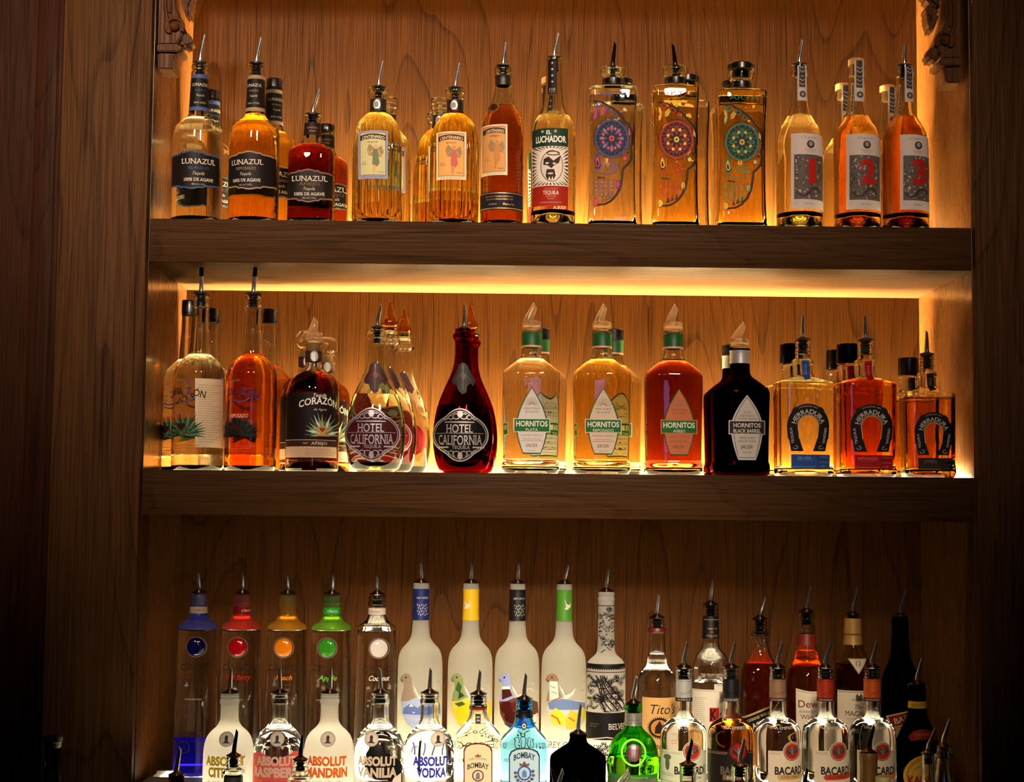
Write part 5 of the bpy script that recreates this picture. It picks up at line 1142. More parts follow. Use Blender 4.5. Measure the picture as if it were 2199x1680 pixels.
def plainbottle(name, label, group, cx, depth, z0, prof, glass, liq, level, tip, ph, style='metal', **kw):
    B = Bottle(name, label, group, cx, depth, z0, prof, glass, liq, level, **kw)
    if tip: B.pourer(prof[-1][0] - 1, ph, *tip, style=style)
    return B
cx = 1410; b = foot_row(cx, YR, ZR)
B = plainbottle('vodka_bottle', 'clear bottle with tan copper still label, liquid up to its shoulder', GR_, cx, YR, ZR, [(b, 40), (b - 5, 42), (b - 205, 42), (b - 218, 39), (b - 228, 33), (b - 236, 25), (b - 244, 21), (b - 262, 19.2), (b - 312, 17.5), (b - 314, 19), (b - 320, 19), (b - 322, 16.5), (b - 327, 16.5), (b - 328, 17.5), (b - 332, 17.5), (b - 334, 16), (b - 343, 16.3)], CLR, L_WATER, b - 266, (1414, 1277.6), 16)
TAN = (206, 160, 96); DB = (40, 26, 18)
B.decal('label', [R(cx - 33, b - 176, cx + 56, b - 12, TAN, 0), T("Tito's", cx + 12, b - 152, 62, 21, DB, 1, 0, False, .28), E(cx + 2, b - 112, 22, 21, DB, 1), E(cx + 2, b - 112, 18, 17, (196, 130, 60), 2), P([(cx - 8, b - 100), (cx - 7, b - 114), (cx - 1, b - 122), (cx + 2, b - 128), (cx + 5, b - 122), (cx + 10, b - 114), (cx + 12, b - 100)], DB, 3)] +
        [P([(cx + 2 + 22 * cos(a - .07), b - 112 + 21 * sin(a - .07)), (cx + 2 + 26 * cos(a), b - 112 + 25 * sin(a)), (cx + 2 + 22 * cos(a + .07), b - 112 + 21 * sin(a + .07))], DB, 1) for a in [2 * pi * i / 32 for i in range(32)]] +
        [T('Handmade', cx + 10, b - 74, 70, 15, DB, 1, 0, False, .28), T('VODKA', cx + 10, b - 46, 60, 14, DB, 1, .01, True)])
B.sleeve('neck_band', b - 322, b - 314, plain('dark_red_band', (96, 18, 16), 0.4), 0.001)
cx = 1526; b = foot_row(cx, YR, ZR)
B = plainbottle('vodka_bottle', 'clear round shouldered bottle with black neck foil and stepped white label', GR_, cx, YR, ZR, [(b, 41), (b - 5, 43), (b - 205, 43), (b - 214, 42), (b - 240, 42), (b - 254, 39), (b - 266, 32), (b - 274, 24), (b - 280, 19.5), (b - 286, 19.5), (b - 288, 18.5), (b - 293, 18.5), (b - 344, 16.6), (b - 358, 16.6), (b - 360, 17.2), (b - 372, 17.2)], CLR, L_WATER, b - 208, (1530, 1246), 16.5)
B.sleeve('foil_capsule', b - 300, b - 348, plain('capsule', (18, 16, 16), 0.4), 0.0007)
a = B.axis(b - 320); B.decal('capsule_print', [T('VISIT US', a + 1, b - 322, 22, 4, GOLD, 1), T('IN', a + 1, b - 315, 5, 3, GOLD, 1), T('HOLLAND', a + 1, b - 307, 25, 4.5, GOLD, 1), L([(a - 15, b - 341), (a + 15, b - 341)], 1, GOLD, 1)], lift=0.001)
W_ = (222, 212, 190)
B.decal('label', [P([(cx - 41, b - 194), (cx + 2, b - 194), (cx + 2, b - 206), (cx + 41, b - 206), (cx + 41, b - 20), (cx - 41, b - 20)], W_, 0), L([(cx - 41, b - 191), (cx + 5, b - 191), (cx + 5, b - 203), (cx + 40, b - 203)], .8, (120, 100, 80), 1), T('THE NOLET DISTILLERY', cx + 4, b - 226, 62, 4.5, (196, 190, 180), 0),
                  R(cx - 8, b - 156, cx + 12, b - 126, (176, 34, 22), 1), T('K', cx + 1, b - 142, 17, 24, (24, 18, 18), 2, .03, True), T('etel', cx + 26, b - 143, 28, 20, (24, 18, 18), 2, .0, True), T('VODKA', cx + 22, b - 120, 34, 9, (24, 18, 18), 2, 0, True), R(cx + 13, b - 190, cx + 30, b - 166, (150, 140, 130), 1), E(cx + 21, b - 178, 6, 9, (90, 80, 74), 2)] +
        [L([(cx - 38, b - 176 + i * 4.2), (cx - 16 - (i * 5) % 6, b - 176 + i * 4.2)], .8, (150, 134, 112), 1) for i in range(24)])
cx = 1632; b = foot_row(cx, YR, ZR)
SQ = 5.0
B = plainbottle('whiskey_bottle', 'square red amber whiskey bottle with slanted black label', GR_, cx, YR, ZR, [(b, 42, SQ, .95), (b - 5, 43.5, SQ, .95), (b - 205, 43.5, SQ, .95), (b - 226, 41, 4, .95), (b - 240, 36, 3.2, 1), (b - 254, 29, 2.4, 1), (b - 268, 23), (b - 288, 18.5), (b - 308, 16.5), (b - 310, 17.6), (b - 314, 17.6), (b - 316, 16), (b - 322, 16.8), (b - 326, 16), (b - 334, 16.8), (b - 342, 16)], None, liquid_mat((0.62, 0.10, 0.01)), b - 248, (1642, 1281), 16, punt=0.01)
rot = -0.40
def sl(x, y): return (cx + x * cos(.40) + y * sin(.40), b - 122 - x * sin(.40) + y * cos(.40))
B.decal('label', [P([sl(-62, -30), sl(62, -30), sl(62, 30), sl(-62, 30)], GOLD, 0), P([sl(-60, -26), sl(60, -26), sl(60, 26), sl(-60, 26)], (18, 16, 16), 1), T('JOHNNIE WALKER', *sl(0, -18), 62, 6, (214, 190, 140), 2, 0, True, 0, 0, .40), T('BLACK LABEL', *sl(2, -4), 78, 11, (226, 214, 190), 2, .012, True, 0, 0, .40), T('Blended Scotch', *sl(0, 11), 56, 8, (214, 190, 140), 2, 0, False, .4, 0, .40), T('OLD HIGHLAND WHISKY', *sl(0, 20), 62, 4, (190, 170, 130), 2, 0, False, 0, 0, .40), E(cx + 24, b - 192, 6, 9, (150, 96, 40), 0), L([(cx + 14, b - 182), (cx + 36, b - 182)], 1.4, (150, 96, 40), 0)], lift=0.0006)
B.sleeve('neck_band', b - 307, b - 311, BLACKP, 0.001)
cx = 1733; b = foot_row(cx, YR, ZR)
B = plainbottle('whiskey_bottle', 'amber whiskey bottle with white curved top label and red neck band', GR_, cx, YR, ZR, [(b, 42), (b - 5, 44), (b - 195, 44), (b - 220, 43), (b - 236, 38), (b - 248, 29), (b - 256, 25), (b - 290, 21), (b - 318, 17), (b - 320, 18), (b - 326, 18), (b - 328, 16.5), (b - 345, 16.2), (b - 346, 17), (b - 358, 17)], None, liquid_mat((0.78, 0.30, 0.03)), b - 276, (1740, 1259), 16.5, seg=56)
B.sleeve('neck_band', b - 288, b - 312, plain('red_band', (120, 30, 18), 0.45), 0.0008)
n = 12; tl = [(cx - 30 + 74 * i / n, b - 198 + 6 * sin(pi * i / n)) for i in range(n + 1)]
RD = (110, 30, 26)
B.decal('label', [P(tl + [(cx + 44, b - 20), (cx - 28, b - 20)], (224, 210, 186), 0), L([(x + 1, y + 4) for x, y in tl], 1.2, (180, 140, 80), 1), T('Dewar\u2019s', cx + 10, b - 166, 74, 16, RD, 1, .005, True), T('BLENDED SCOTCH WHISKY', cx + 8, b - 149, 64, 5, (70, 50, 40), 1), T('White Label', cx + 12, b - 138, 70, 10, RD, 1, 0, True), T('TRUE FLAVOR', cx + 8, b - 126, 34, 3.6, (120, 70, 40), 1), T('A selection of the finest', cx + 8, b - 118, 50, 4, (70, 50, 40), 1, 0, False, .3), T('reserve blends', cx + 2, b - 111, 36, 4, (70, 50, 40), 1, 0, False, .3)])
cx = 1833; b = foot_row(cx, YR, ZR)
B = plainbottle('whiskey_bottle', 'dark whiskey bottle with cream label, number 12 triangle and gold foil neck', GR_, cx, YR, ZR, [(b, 38), (b - 5, 40), (b - 215, 40), (b - 236, 40), (b - 254, 36), (b - 268, 29), (b - 282, 22), (b - 296, 18.5), (b - 346, 16.8), (b - 352, 16.6)], None, L_DARK, b - 250, (1840, 1262.5), 16)
B.sleeve('foil_capsule', b - 290, b - 346, plain('capsule', (190, 146, 76), 0.4, 0.3), 0.001)
a = B.axis(b - 300); B.decal('capsule_band', [R(a - 34, b - 314, a + 34, b - 310, (120, 88, 44), 0)] + [L([(a - 18 + 4 * i, b - 345), (a - 20 + 4 * i, b - 328), (a - 16 + 4 * i, b - 316)], .6, (160, 120, 60), 0) for i in range(10)], lift=0.0012)
cd = cx + 2
B.decal('shoulder_label', [P([(cd - 21, b - 262), (cd + 21, b - 262), (cd, b - 229)], (190, 150, 84), 0), P([(cd - 18, b - 260), (cd + 18, b - 260), (cd, b - 232)], (224, 208, 182), 1), T('12', cd, b - 252, 12, 9, (50, 36, 28), 2, 0, True), T('YEARS OLD', cd, b - 245, 13, 2, (90, 70, 54), 2)])
B.decal('label', [R(cx - 38, b - 194, cx + 40, b - 20, (222, 206, 178), 0), L([(cx - 38, b - 191), (cx + 40, b - 191)], 1.4, (150, 110, 60), 1), R(cx - 4, b - 183, cx + 10, b - 172, (90, 80, 74), 1), P([(cx - 5, b - 182), (cx - 1, b - 188), (cx + 3, b - 182)], (90, 80, 74), 1), P([(cx + 3, b - 182), (cx + 7, b - 188), (cx + 11, b - 182)], (90, 80, 74), 1), E(cx - 8, b - 175, 5, 3, (190, 170, 120), 1), E(cx + 15, b - 175, 5, 3, (190, 170, 120), 1), T('The', cx + 2, b - 160, 18, 10, (70, 50, 36), 1, 0, False, .35), T('MACALLAN', cx + 8, b - 146, 70, 10.5, (40, 30, 26), 1, 0, True), T('HIGHLAND SINGLE MALT', cx + 6, b - 134, 60, 4, (150, 110, 90), 1), T('SCOTCH WHISKY', cx + 4, b - 129, 42, 4, (150, 110, 90), 1), T('12', cx + 4, b - 114, 14, 11, (40, 30, 26), 1, 0, True)])
cx = 1936; b = foot_row(cx, YR, ZR)
B = plainbottle('liqueur_bottle', 'tall near black bottle with slanted red ribbon label', GR_, cx, YR, ZR, [(b, 40), (b - 5, 42), (b - 190, 42), (b - 214, 40), (b - 232, 35), (b - 248, 27), (b - 266, 21), (b - 300, 18.5), (b - 334, 17), (b - 336, 18.5), (b - 342, 18.5), (b - 344, 16.5), (b - 350, 16.5)], glass_mat('dark_bottle_glass', (16, 18, 12)), None, None, (1944, 1267), 16.5)
def rb(x, y): return (cx + x * cos(.32) + y * sin(.32), b - 138 - x * sin(.32) + y * cos(.32) - 0.004 * x * x * 0)
B.decal('label', [P([rb(-36, -13), rb(40, -13), rb(40, 13), rb(-36, 13)], (206, 170, 90), 0), P([rb(-33, -10.5), rb(38, -10.5), rb(38, 10.5), rb(-33, 10.5)], (130, 26, 16), 1), T('BAILEYS', *rb(4, 0), 64, 12, (226, 206, 180), 2, .0, True, 0, 0, .32), P([(cx - 28, b - 118), (cx - 10, b - 124), (cx - 18, b - 100), (cx - 30, b - 92)], (170, 130, 70), 0), L([(cx - 8, b - 122), (cx - 26, b - 84), (cx - 30, b - 20)], 2.4, (120, 110, 90), 1), O(cx + 20, b - 206, 6, 5, 1.4, (150, 100, 50), 0, 12), O(cx + 10, b - 206, 6, 5, 1.4, (150, 100, 50), 0, 12), O(cx + 15, b - 199, 5, 4.4, 1.4, (150, 100, 50), 0, 12)])

# ------------------------------------------------------------------ front row of the lit riser
def spirit(label, cx, frosted, word, col, tip, art=None, script='vodka'):
    b = foot_row(cx, YA, ZA)
    t0 = 1489.5
    B = Bottle('vodka_bottle', label, GF_, cx, YA, ZA, [(b, 52), (b - 5, 54.5), (1640, 54.5), (1612, 54), (1594, 51.5), (1580, 46), (1570, 38), (1563, 29.5), (1557, 24.5), (1549, 20.5), (1542, 19.3), (1512, 18.8), (1510, 21), (1503, 21), (1501, 18.6), (1499, 18.6), (1498, 20), (1495.5, 20), (1494, 18.4), (1493, 18.4), (1492, 19.6), (1489.5, 19.4)],
               FROST if frosted else CLR, None if frosted else L_WATER, 1558, wall=0.0032)
    xs = B.axis(1583) + (2 if cx < 850 else 20) + (0 if cx > 500 else 0)
    if cx > 780 and cx < 850: xs = B.axis(1583) - 14
    it = [E(xs, 1583, 14.5, 14.2, (206, 194, 174), 0), O(xs, 1583, 14.5, 14.2, 1.6, (150, 138, 120), 1), O(xs, 1583, 11.5, 11.2, 0.7, (160, 150, 134), 1), E(xs, 1580, 3.4, 4.6, (60, 50, 46), 2, 18), P([(xs - 3, 1582), (xs + 3, 1582), (xs + 3, 1587), (xs + 8, 1591), (xs - 8, 1591), (xs - 3, 1587)], (60, 50, 46), 2)]
    B.decal('seal', it, lift=0.0012)
    c = B.axis(1640) + (8 if cx > 850 else (-2 if cx > 780 else 0))
    it = list(art(B, c)) if art else []
    w1 = 92 if cx < 850 else 84
    it += [T('ABSOLUT', c, 1627, w1, 20, col, 3, .05), T(word, c, 1651, {'CITRON': 76, 'RASPBERRI': 112, 'MANDRIN': 96, 'VANILIA': 92, 'VODKA': 66}[word], 21, col, 3, .05)]
    sc = (120, 112, 110) if frosted or cx > 850 else (170, 70, 50)
    it += [T('A superb vodka with a' if cx < 850 else 'One source. One community.', c - 2, 1672, 78, 7, sc, 3, -.008, False, .35), T('delightful flavor', c, 1684, 70, 7, sc, 3, -.008, False, .35)]
    B.decal('label', it)
    B.pourer(1488.5, 19, *tip, style='metal', fins=22)
    return B
def art_rasp(B, c):
    PK = (226, 92, 84)
    return [P([(c - 52, 1616), (c - 34, 1610), (c - 14, 1618), (c, 1632), (c + 16, 1620), (c + 40, 1608), (c + 52, 1612), (c + 54, 1690), (c - 54, 1690)], PK, 0)] + [P([(c - 40 + i * 17, 1672 + (i % 3) * 4), (c - 28 + i * 17, 1668 + (i % 2) * 5), (c - 34 + i * 17, 1678)], (236, 130, 60), 1) for i in range(5)]
def art_van(B, c):
    Kk = (20, 16, 14)
    return [P([(c - 22, 1612), (c - 12, 1596), (c, 1584), (c + 10, 1596), (c + 16, 1608), (c + 30, 1616), (c + 44, 1626), (c + 52, 1640), (c + 52, 1690), (c + 16, 1690), (c + 24, 1668), (c - 6, 1664), (c - 26, 1640)], Kk, 0), P([(c + 22, 1690), (c + 36, 1664), (c + 50, 1656), (c + 50, 1690)], (226, 214, 200), 1)]
def art_blue(B, c):
    bl = (84, 96, 170)
    return [L([(c - 40 + 22 * i + 4 * sin(t * 2.2 + i), 1590 + 26 * t) for t in [k / 6 for k in range(7)]], 3.4 - .5 * (i % 2), bl, 0) for i in range(4)] + [L([(c - 44, 1612), (c - 40, 1600), (c - 30, 1598)], 2.6, (150, 120, 160), 0)]
spirit('white frosted bottle with yellow block lettering, leftmost of the front riser row', 487, True, 'CITRON', (222, 186, 20), (497, 1433))
spirit('clear bottle with pale lettering on a pink smear', 595, False, 'RASPBERRI', (224, 184, 160), (601, 1433.6), art_rasp)
spirit('white frosted bottle with orange block lettering', 703, True, 'MANDRIN', (232, 104, 14), (711, 1434))
spirit('clear bottle with beige lettering over a black flower', 812, False, 'VANILIA', (206, 184, 158), (815.5, 1436), art_van)
spirit('clear bottle with blue block lettering', 919, False, 'VODKA', (48, 52, 170), (925, 1437), art_blue)

def arched(label, cx, hw, glass, liq, rim, paper, inkc, tip, dry, tf):
    b = foot_row(cx, YA, ZA); n_ = 5.5; k = .62; o = tf - 1492.5
    B = Bottle('gin_bottle', label, GF_, cx, YA, ZA, [(b, hw - 2, n_, k), (b - 5, hw, n_, k), (1640, hw, n_, k), (1582 + o, hw, n_, k), (1575 + o, hw - 2, 4.6, k), (1566 + o, hw - 10, 3.6, .7), (1558 + o, 32, 3, .8), (1550 + o, 25.5, 2.4, .95), (1541 + o, 21, 2, 1), (1530 + o, 18.5), (1521 + o, 17.5), (1519 + o, 18.5), (1514 + o, 18.5), (1512 + o, 17), (1510 + o, 18.2), (1506 + o, 18.2), (1504 + o, 17), (1502 + o, 18), (1498 + o, 18), (1496 + o, 17.2), (1493.5 + o, 17.4)],
               glass, liq, 1552 + o, wall=0.004, seg=64)
    c = B.axis(1640) + 1
    def ar(w, top): return [(c - w, 1700), (c - w, top + 16), (c - w * .86, top + 7), (c - w * .5, top + 1.5), (c, top), (c + w * .5, top + 1.5), (c + w * .86, top + 7), (c + w, top + 16), (c + w, 1700)]
    top = 1592 + o
    it = [P(ar(31 + (2 if not dry else 0), top), rim, 0), P(ar(28.5 + (2 if not dry else 0), top + 3), paper, 1)]
    if dry:
        it += [P([(c - 6, top + 30), (c - 6, top + 25), (c - 3, top + 28), (c, top + 23), (c + 3, top + 28), (c + 6, top + 25), (c + 6, top + 30)], (130, 40, 30), 2), T('THE ORIGINAL', c, top + 36, 38, 4, (90, 80, 70), 2, 0, True, 0, 3), T('BOMBAY', c, top + 52, 47, 11.5, inkc, 2, .02, True, 0, 5), E(c, top + 70, 12.5, 12.5, (90, 40, 34), 2), E(c, top + 70, 10, 10, (196, 190, 170), 3), P([(c - 5, top + 78), (c - 4, top + 66), (c, top + 62), (c + 4, top + 66), (c + 4, top + 78)], (120, 110, 100), 4), T('DRY GIN', c, top + 92, 46, 8, inkc, 2, .02, True)]
    else:
        it += [T('BOMBAY', c, top + 22, 47, 13, inkc, 2, .025, True, 0, 7), P([(c - 10, top + 39), (c - 11, top + 32), (c - 5, top + 35), (c, top + 28), (c + 5, top + 35), (c + 11, top + 32), (c + 10, top + 39)], (110, 70, 50), 2), E(c, top + 54, 15, 16, (54, 74, 120), 2), E(c, top + 54, 11.5, 12.5, (150, 180, 210), 3), P([(c - 5, top + 63), (c - 5, top + 52), (c, top + 46), (c + 5, top + 52), (c + 5, top + 63)], (90, 110, 150), 4)]
        it += [E(c + 19 * cos(a), top + 56 + 19 * sin(a), 4, 3.4, (96, 74, 60) if i % 2 else (60, 80, 130), 2, 12) for i, a in enumerate([pi * (k_ / 7 - .1) for k_ in range(9)])]
        it += [T('SAPPHIRE', c, top + 84, 48, 8, inkc, 2, .02, True)]
    B.decal('label', it, lift=0.0005)
    B.pourer(1491.5 + o, 17.5, *tip, style='metal', fins=26)
    if dry: B.sleeve('neck_band', 1524, 1518.5, plain('dark_red_band', (110, 24, 20), 0.4), 0.0012); a = B.axis(1543); B.decal('neck_tag', [R(a - 5.5, 1532, a + 5.5, 1553, (30, 34, 32), 0), T('DRY', a, 1539, 7, 4, CREAM, 1), T('GIN', a, 1546, 7, 4, CREAM, 1)], lift=0.0012)
    else: B.sleeve('neck_band', 1541, 1528, BLACKP, 0.0012); a = B.axis(1556); B.decal('neck_tag', [P([(a - 2, 1547), (a + 3, 1547), (a + 7, 1556), (a + 2, 1566), (a - 4, 1566), (a - 7, 1557)], (32, 40, 66), 0), O(a, 1558, 3, 4, 1, GOLD, 1, 12)], lift=0.0014)
arched('clear square gin bottle with cream arched label and red neck ring', 1024, 48.5, CLR, L_WATER, (92, 28, 24), (206, 192, 152), (50, 40, 34), (1031, 1441), True, 1492.5)
arched('sky blue square gin bottle with grey arched label', 1123, 49.5, glass_mat('blue_glass', (176, 222, 248)), liquid_mat((0.90, 0.96, 0.99)), (44, 44, 56), (160, 186, 196), (26, 28, 50), (1129, 1448), False, 1503)
cx = 1240; b = foot_row(cx, YA, ZA)
B = plainbottle('gin_bottle', 'squat black apothecary bottle with sloping shoulders, between the sky blue and green gin bottles', GF_, cx, YA, ZA, [(b, 58), (b - 5, 60.5), (1640, 60.5), (1626, 60), (1620, 56), (1606, 36), (1600, 26), (1595, 20), (1588, 18.5), (1584, 17.5), (1582, 18.5), (1577, 18.5)], glass_mat('black_glass', (20, 22, 18)), None, None, (1246, 1513), 17)
B.decal('label', [P([(cx, 1670), (cx + 14, 1680), (cx + 14, 1700), (cx - 14, 1700), (cx - 14, 1680)], (150, 116, 90), 0), P([(cx, 1673), (cx + 12, 1682), (cx + 12, 1700), (cx - 12, 1700), (cx - 12, 1682)], (206, 176, 150), 1)])
cx = 1359; b = foot_row(cx, YA, ZA)
B = plainbottle('gin_bottle', 'bright green shaker shaped gin bottle with dark red wax seal', GF_, cx, YA, ZA, [(b, 53), (b - 5, 55), (1660, 55), (1650, 56.5), (1638, 57), (1630, 55), (1622, 54), (1612, 52), (1598, 49), (1586, 43), (1577, 34), (1570, 25), (1562, 19.5), (1555, 17.5), (1530, 17), (1526, 18.2), (1522, 18.2), (1520, 17), (1516, 18), (1511, 17.6)], glass_mat('green_glass', (160, 226, 70)), liquid_mat((0.80, 0.95, 0.45)), 1622, (1366.4, 1454), 17)
B.sleeve('neck_band', 1558, 1531, plain('silver_foil_band', (150, 146, 136), 0.35, 0.6), 0.001)
a = B.axis(1545); B.decal('neck_print', [T('TANQUERAY', a, 1546, 26, 4, (90, 86, 78), 0), L([(a - 17, 1553), (a + 17, 1553)], 1, (90, 86, 78), 0)], lift=0.0014)
B.decal('wax_seal', [O(1356.6, 1611, 24, 26, 4, plain('clear_green_ring', (150, 220, 70), 0.15), 0), E(1356.6, 1611, 16.5, 17.5, plain('sealing_wax', (74, 14, 18), 0.3), 1), O(1356.6, 1611, 14, 15, 1.5, plain('sealing_wax_relief', (100, 26, 28), 0.3), 2)], lift=0.002)
B.decal('label', [R(cx - 53, 1657, cx + 50, 1700, (44, 120, 40), 0), R(cx - 51, 1666, cx + 47, 1674, plain('silver_band', (150, 140, 120), .35, .7), 1), R(cx - 51, 1680, cx + 47, 1694, plain('silver_band', (150, 140, 120), .35, .7), 1), T('Tanqueray', cx + 10, 1662, 40, 5, (120, 190, 80), 1, 0, False, .3)])

def bat(x, y, s_, c, l):
    """bat with spread wings"""
    w = [(0, 4), (2.5, -1), (4, -5), (8, -9), (13, -12), (12.5, -3), (13.5, 6), (10, 1.5), (8.5, 7), (5.5, 3.5), (4, 9), (2, 6)]
    right = [(x + px * s_, y + py * s_) for px, py in w]; left = [(x - px * s_, y + py * s_) for px, py in w]
    return [P(right + [(x, y + 14 * s_)], c, l), P(left + [(x, y + 14 * s_)], c, l), E(x, y + 2 * s_, 3 * s_, 7 * s_, (120, 112, 96), l + 1, 14), E(x, y - 5.5 * s_, 2.4 * s_, 2.8 * s_, (110, 100, 88), l + 1, 12), L([(x + 4 * s_, y + 2 * s_), (x + 11 * s_, y - 8 * s_)], .9, (150, 140, 120), l + 1), L([(x - 4 * s_, y + 2 * s_), (x - 11 * s_, y - 8 * s_)], .9, (150, 140, 120), l + 1)]
def rum(label, cx, liq, paper, cap, capband, capword, flavor, flc, tip, dark=False, lx=0):
    b = foot_row(cx, YA, ZA)
    B = Bottle('rum_bottle', label, GF_, cx, YA, ZA, [(b, 48), (b - 5, 50), (1640, 50), (1580, 50), (1568, 48.5), (1558, 44), (1550, 36), (1545, 27.5), (1540, 21.5), (1534, 18.5), (1527, 17.4), (1510, 17), (1460, 17), (1457, 16.4), (1455, 17.4), (1451, 17.4), (1449, 16.2), (1446, 17), (1443, 17), (1441, 16.2), (1435, 17)], CLR, liq, 1543)
    c = B.axis(1640) + lx; D = (40, 32, 28) if not dark else (96, 84, 66)
    x0 = c - 36 if not dark and flavor != 'SUPERIOR' else c - 52
    it = [R(x0, 1607, c + 48, 1700, paper, 0), E(c + 14, 1608.5, 20.5, 21, paper, 0), O(c + 14, 1608.5, 18, 18.6, 1.6, (110, 24, 18), 2), E(c + 14, 1608.5, 16, 16.6, (186, 44, 20) if not dark else (150, 24, 20), 2)] + bat(c + 14, 1607, 0.95, (66, 60, 54) if not dark else (50, 30, 28), 3)
    it += [T('BACARDÍ', c + 13, 1648, 74, 17, D, 2, .034)]
    fx = c + 14
    if flavor not in ('SUPERIOR', 'BLACK'):
        it += [P([(fx - 33, 1663), (fx - 28, 1657), (fx + 28, 1655), (fx + 32, 1661), (fx + 28, 1667), (fx - 28, 1669)], flc, 1), T(flavor, fx, 1662, 7 * len(flavor) if len(flavor) < 8 else 52, 5.6, (90, 56, 30), 2, .01, True), L([(fx - 36, 1675), (fx + 34, 1674)], .9, (150, 120, 80), 1), E(fx, 1674.5, 2.2, 2.2, (150, 120, 80), 2, 10)]
    elif flavor == 'SUPERIOR': it += [T('SUPERIOR', fx - 2, 1664, 50, 5.5, (70, 56, 44), 2), E(c - 36, 1636, 4, 14, (90, 96, 70), 2), E(c - 36, 1622, 7, 6, (90, 96, 70), 2), L([(c - 46, 1656), (c - 26, 1657)], 1, (120, 120, 96), 2), L([(c - 46, 1660), (c - 24, 1661)], 1, (120, 120, 96), 2), L([(c - 46, 1672), (c - 26, 1673)], 1, (120, 120, 96), 2)]
    else: it += [R(fx - 32, 1658, fx + 26, 1669, (110, 92, 62), 1), T('BLACK', fx - 4, 1663.5, 40, 6, (190, 180, 160), 2)]
    it += [L([(x0 + 2, 1611), (c - 8, 1611)], .8, (150, 130, 100), 1), L([(x0 + 2, 1614), (c - 10, 1614)], .8, (150, 130, 100), 1), L([(c + 36, 1611), (c + 47, 1611)], .8, (150, 130, 100), 1)]
    B.decal('label', it)
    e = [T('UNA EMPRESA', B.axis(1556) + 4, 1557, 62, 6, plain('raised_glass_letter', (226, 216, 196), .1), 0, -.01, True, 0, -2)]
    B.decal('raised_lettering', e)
    B.sleeve('foil_capsule', 1506, 1459, plain('capsule', cap, 0.42, 0.2), 0.0008)
    a = B.axis(1480); lt = tuple(min(255, int(q * .55)) for q in cap)
    B.decal('capsule_print', [R(a - 30, 1498, a + 30, 1506, capband, 0), T(capword, a - 2, 1502, 30, 4, (200, 190, 176), 1), T('Facundo', a + 4, 1486, 24, 6, lt, 1, -.01, False, .4, 0, .3), L([(a - 17, 1462.5), (a + 17, 1462.5)], .8, lt, 1)], lift=0.0013)
    B.pourer(1434, 17, *tip, style='metal', fins=24)
rum('clear rum bottle with pale green white label and silver capsule', 1468, L_WATER, (206, 208, 176), (170, 168, 160), (26, 22, 22), 'WHITE RUM', 'SUPERIOR', None, (1475, 1380), lx=-2)
rum('dark brown rum bottle with black label, red bat disc and black capsule', 1570, L_DEEP, (30, 22, 20), (24, 22, 22), (60, 56, 50), 'BLACK RUM', 'BLACK', None, (1577, 1380), True, -6)
rum('clear rum bottle with tan capsule and tan banner', 1671, L_WATER, (222, 204, 172), (150, 112, 80), (50, 34, 26), 'COCONUT', 'COCONUT', (206, 164, 100), (1678, 1380), lx=8)
rum('clear rum bottle with red capsule and red orange banner', 1774, L_WATER, (222, 204, 172), (176, 46, 18), (70, 20, 10), 'DRAGON', 'DRAGONBERRY', (206, 66, 28), (1782, 1380), lx=4)
rum('clear rum bottle with orange capsule and orange banner', 1875, L_WATER, (222, 204, 172), (206, 88, 20), (80, 30, 12), 'MANGO', 'MANGO', (230, 140, 50), (1880.6, 1379.4), lx=-4)
cx = 1973; YK = -0.166; b = foot_row(cx, YK, ZA)
B = plainbottle('liqueur_bottle', 'near black liqueur bottle with yellow neck band, red ribbon and yellow oval label', GF_, cx, YK, ZC, [(b + 60, 44), (b + 50, 46), (1620, 46), (1592, 44), (1574, 38), (1556, 29), (1540, 22), (1520, 19), (1490, 17.5), (1486, 18.5), (1478, 18.5), (1476, 16.5), (1470, 16.5)], glass_mat('dark_bottle_glass', (16, 18, 12)), None, None, (1977, 1416.6), 16.5)
a = B.axis(1514)
B.decal('neck_label', [R(a - 40, 1506, a + 40, 1520.5, (206, 156, 20), 0), T('1936 EST 1936', a + 2, 1513.5, 40, 6.5, (110, 76, 20), 1)])
B.decal('ribbon', [P([(cx - 30, 1579), (cx - 20, 1568), (cx - 4, 1563), (cx + 6, 1564), (cx + 32, 1572), (cx + 32, 1586), (cx + 8, 1583), (cx - 8, 1584), (cx - 26, 1588)], (136, 24, 16), 0), T('LICOR', cx - 2, 1574, 34, 4.5, (190, 120, 60), 1)])
kx = cx + 3
B.decal('label', [E(kx, 1662, 43, 46, (190, 130, 40), 0), O(kx, 1662, 40, 43, 1.6, (226, 190, 100), 1), E(kx, 1664, 34, 36, (214, 164, 60), 1), O(kx, 1665, 28, 31, 1.2, (170, 110, 40), 2), T('KAHLÚA', kx + 2, 1670, 78, 20, (150, 30, 20), 3, .03), T('COFFEE LIQUEUR', kx, 1646, 44, 4, (130, 80, 30), 2, 0, False, 0, 6)])

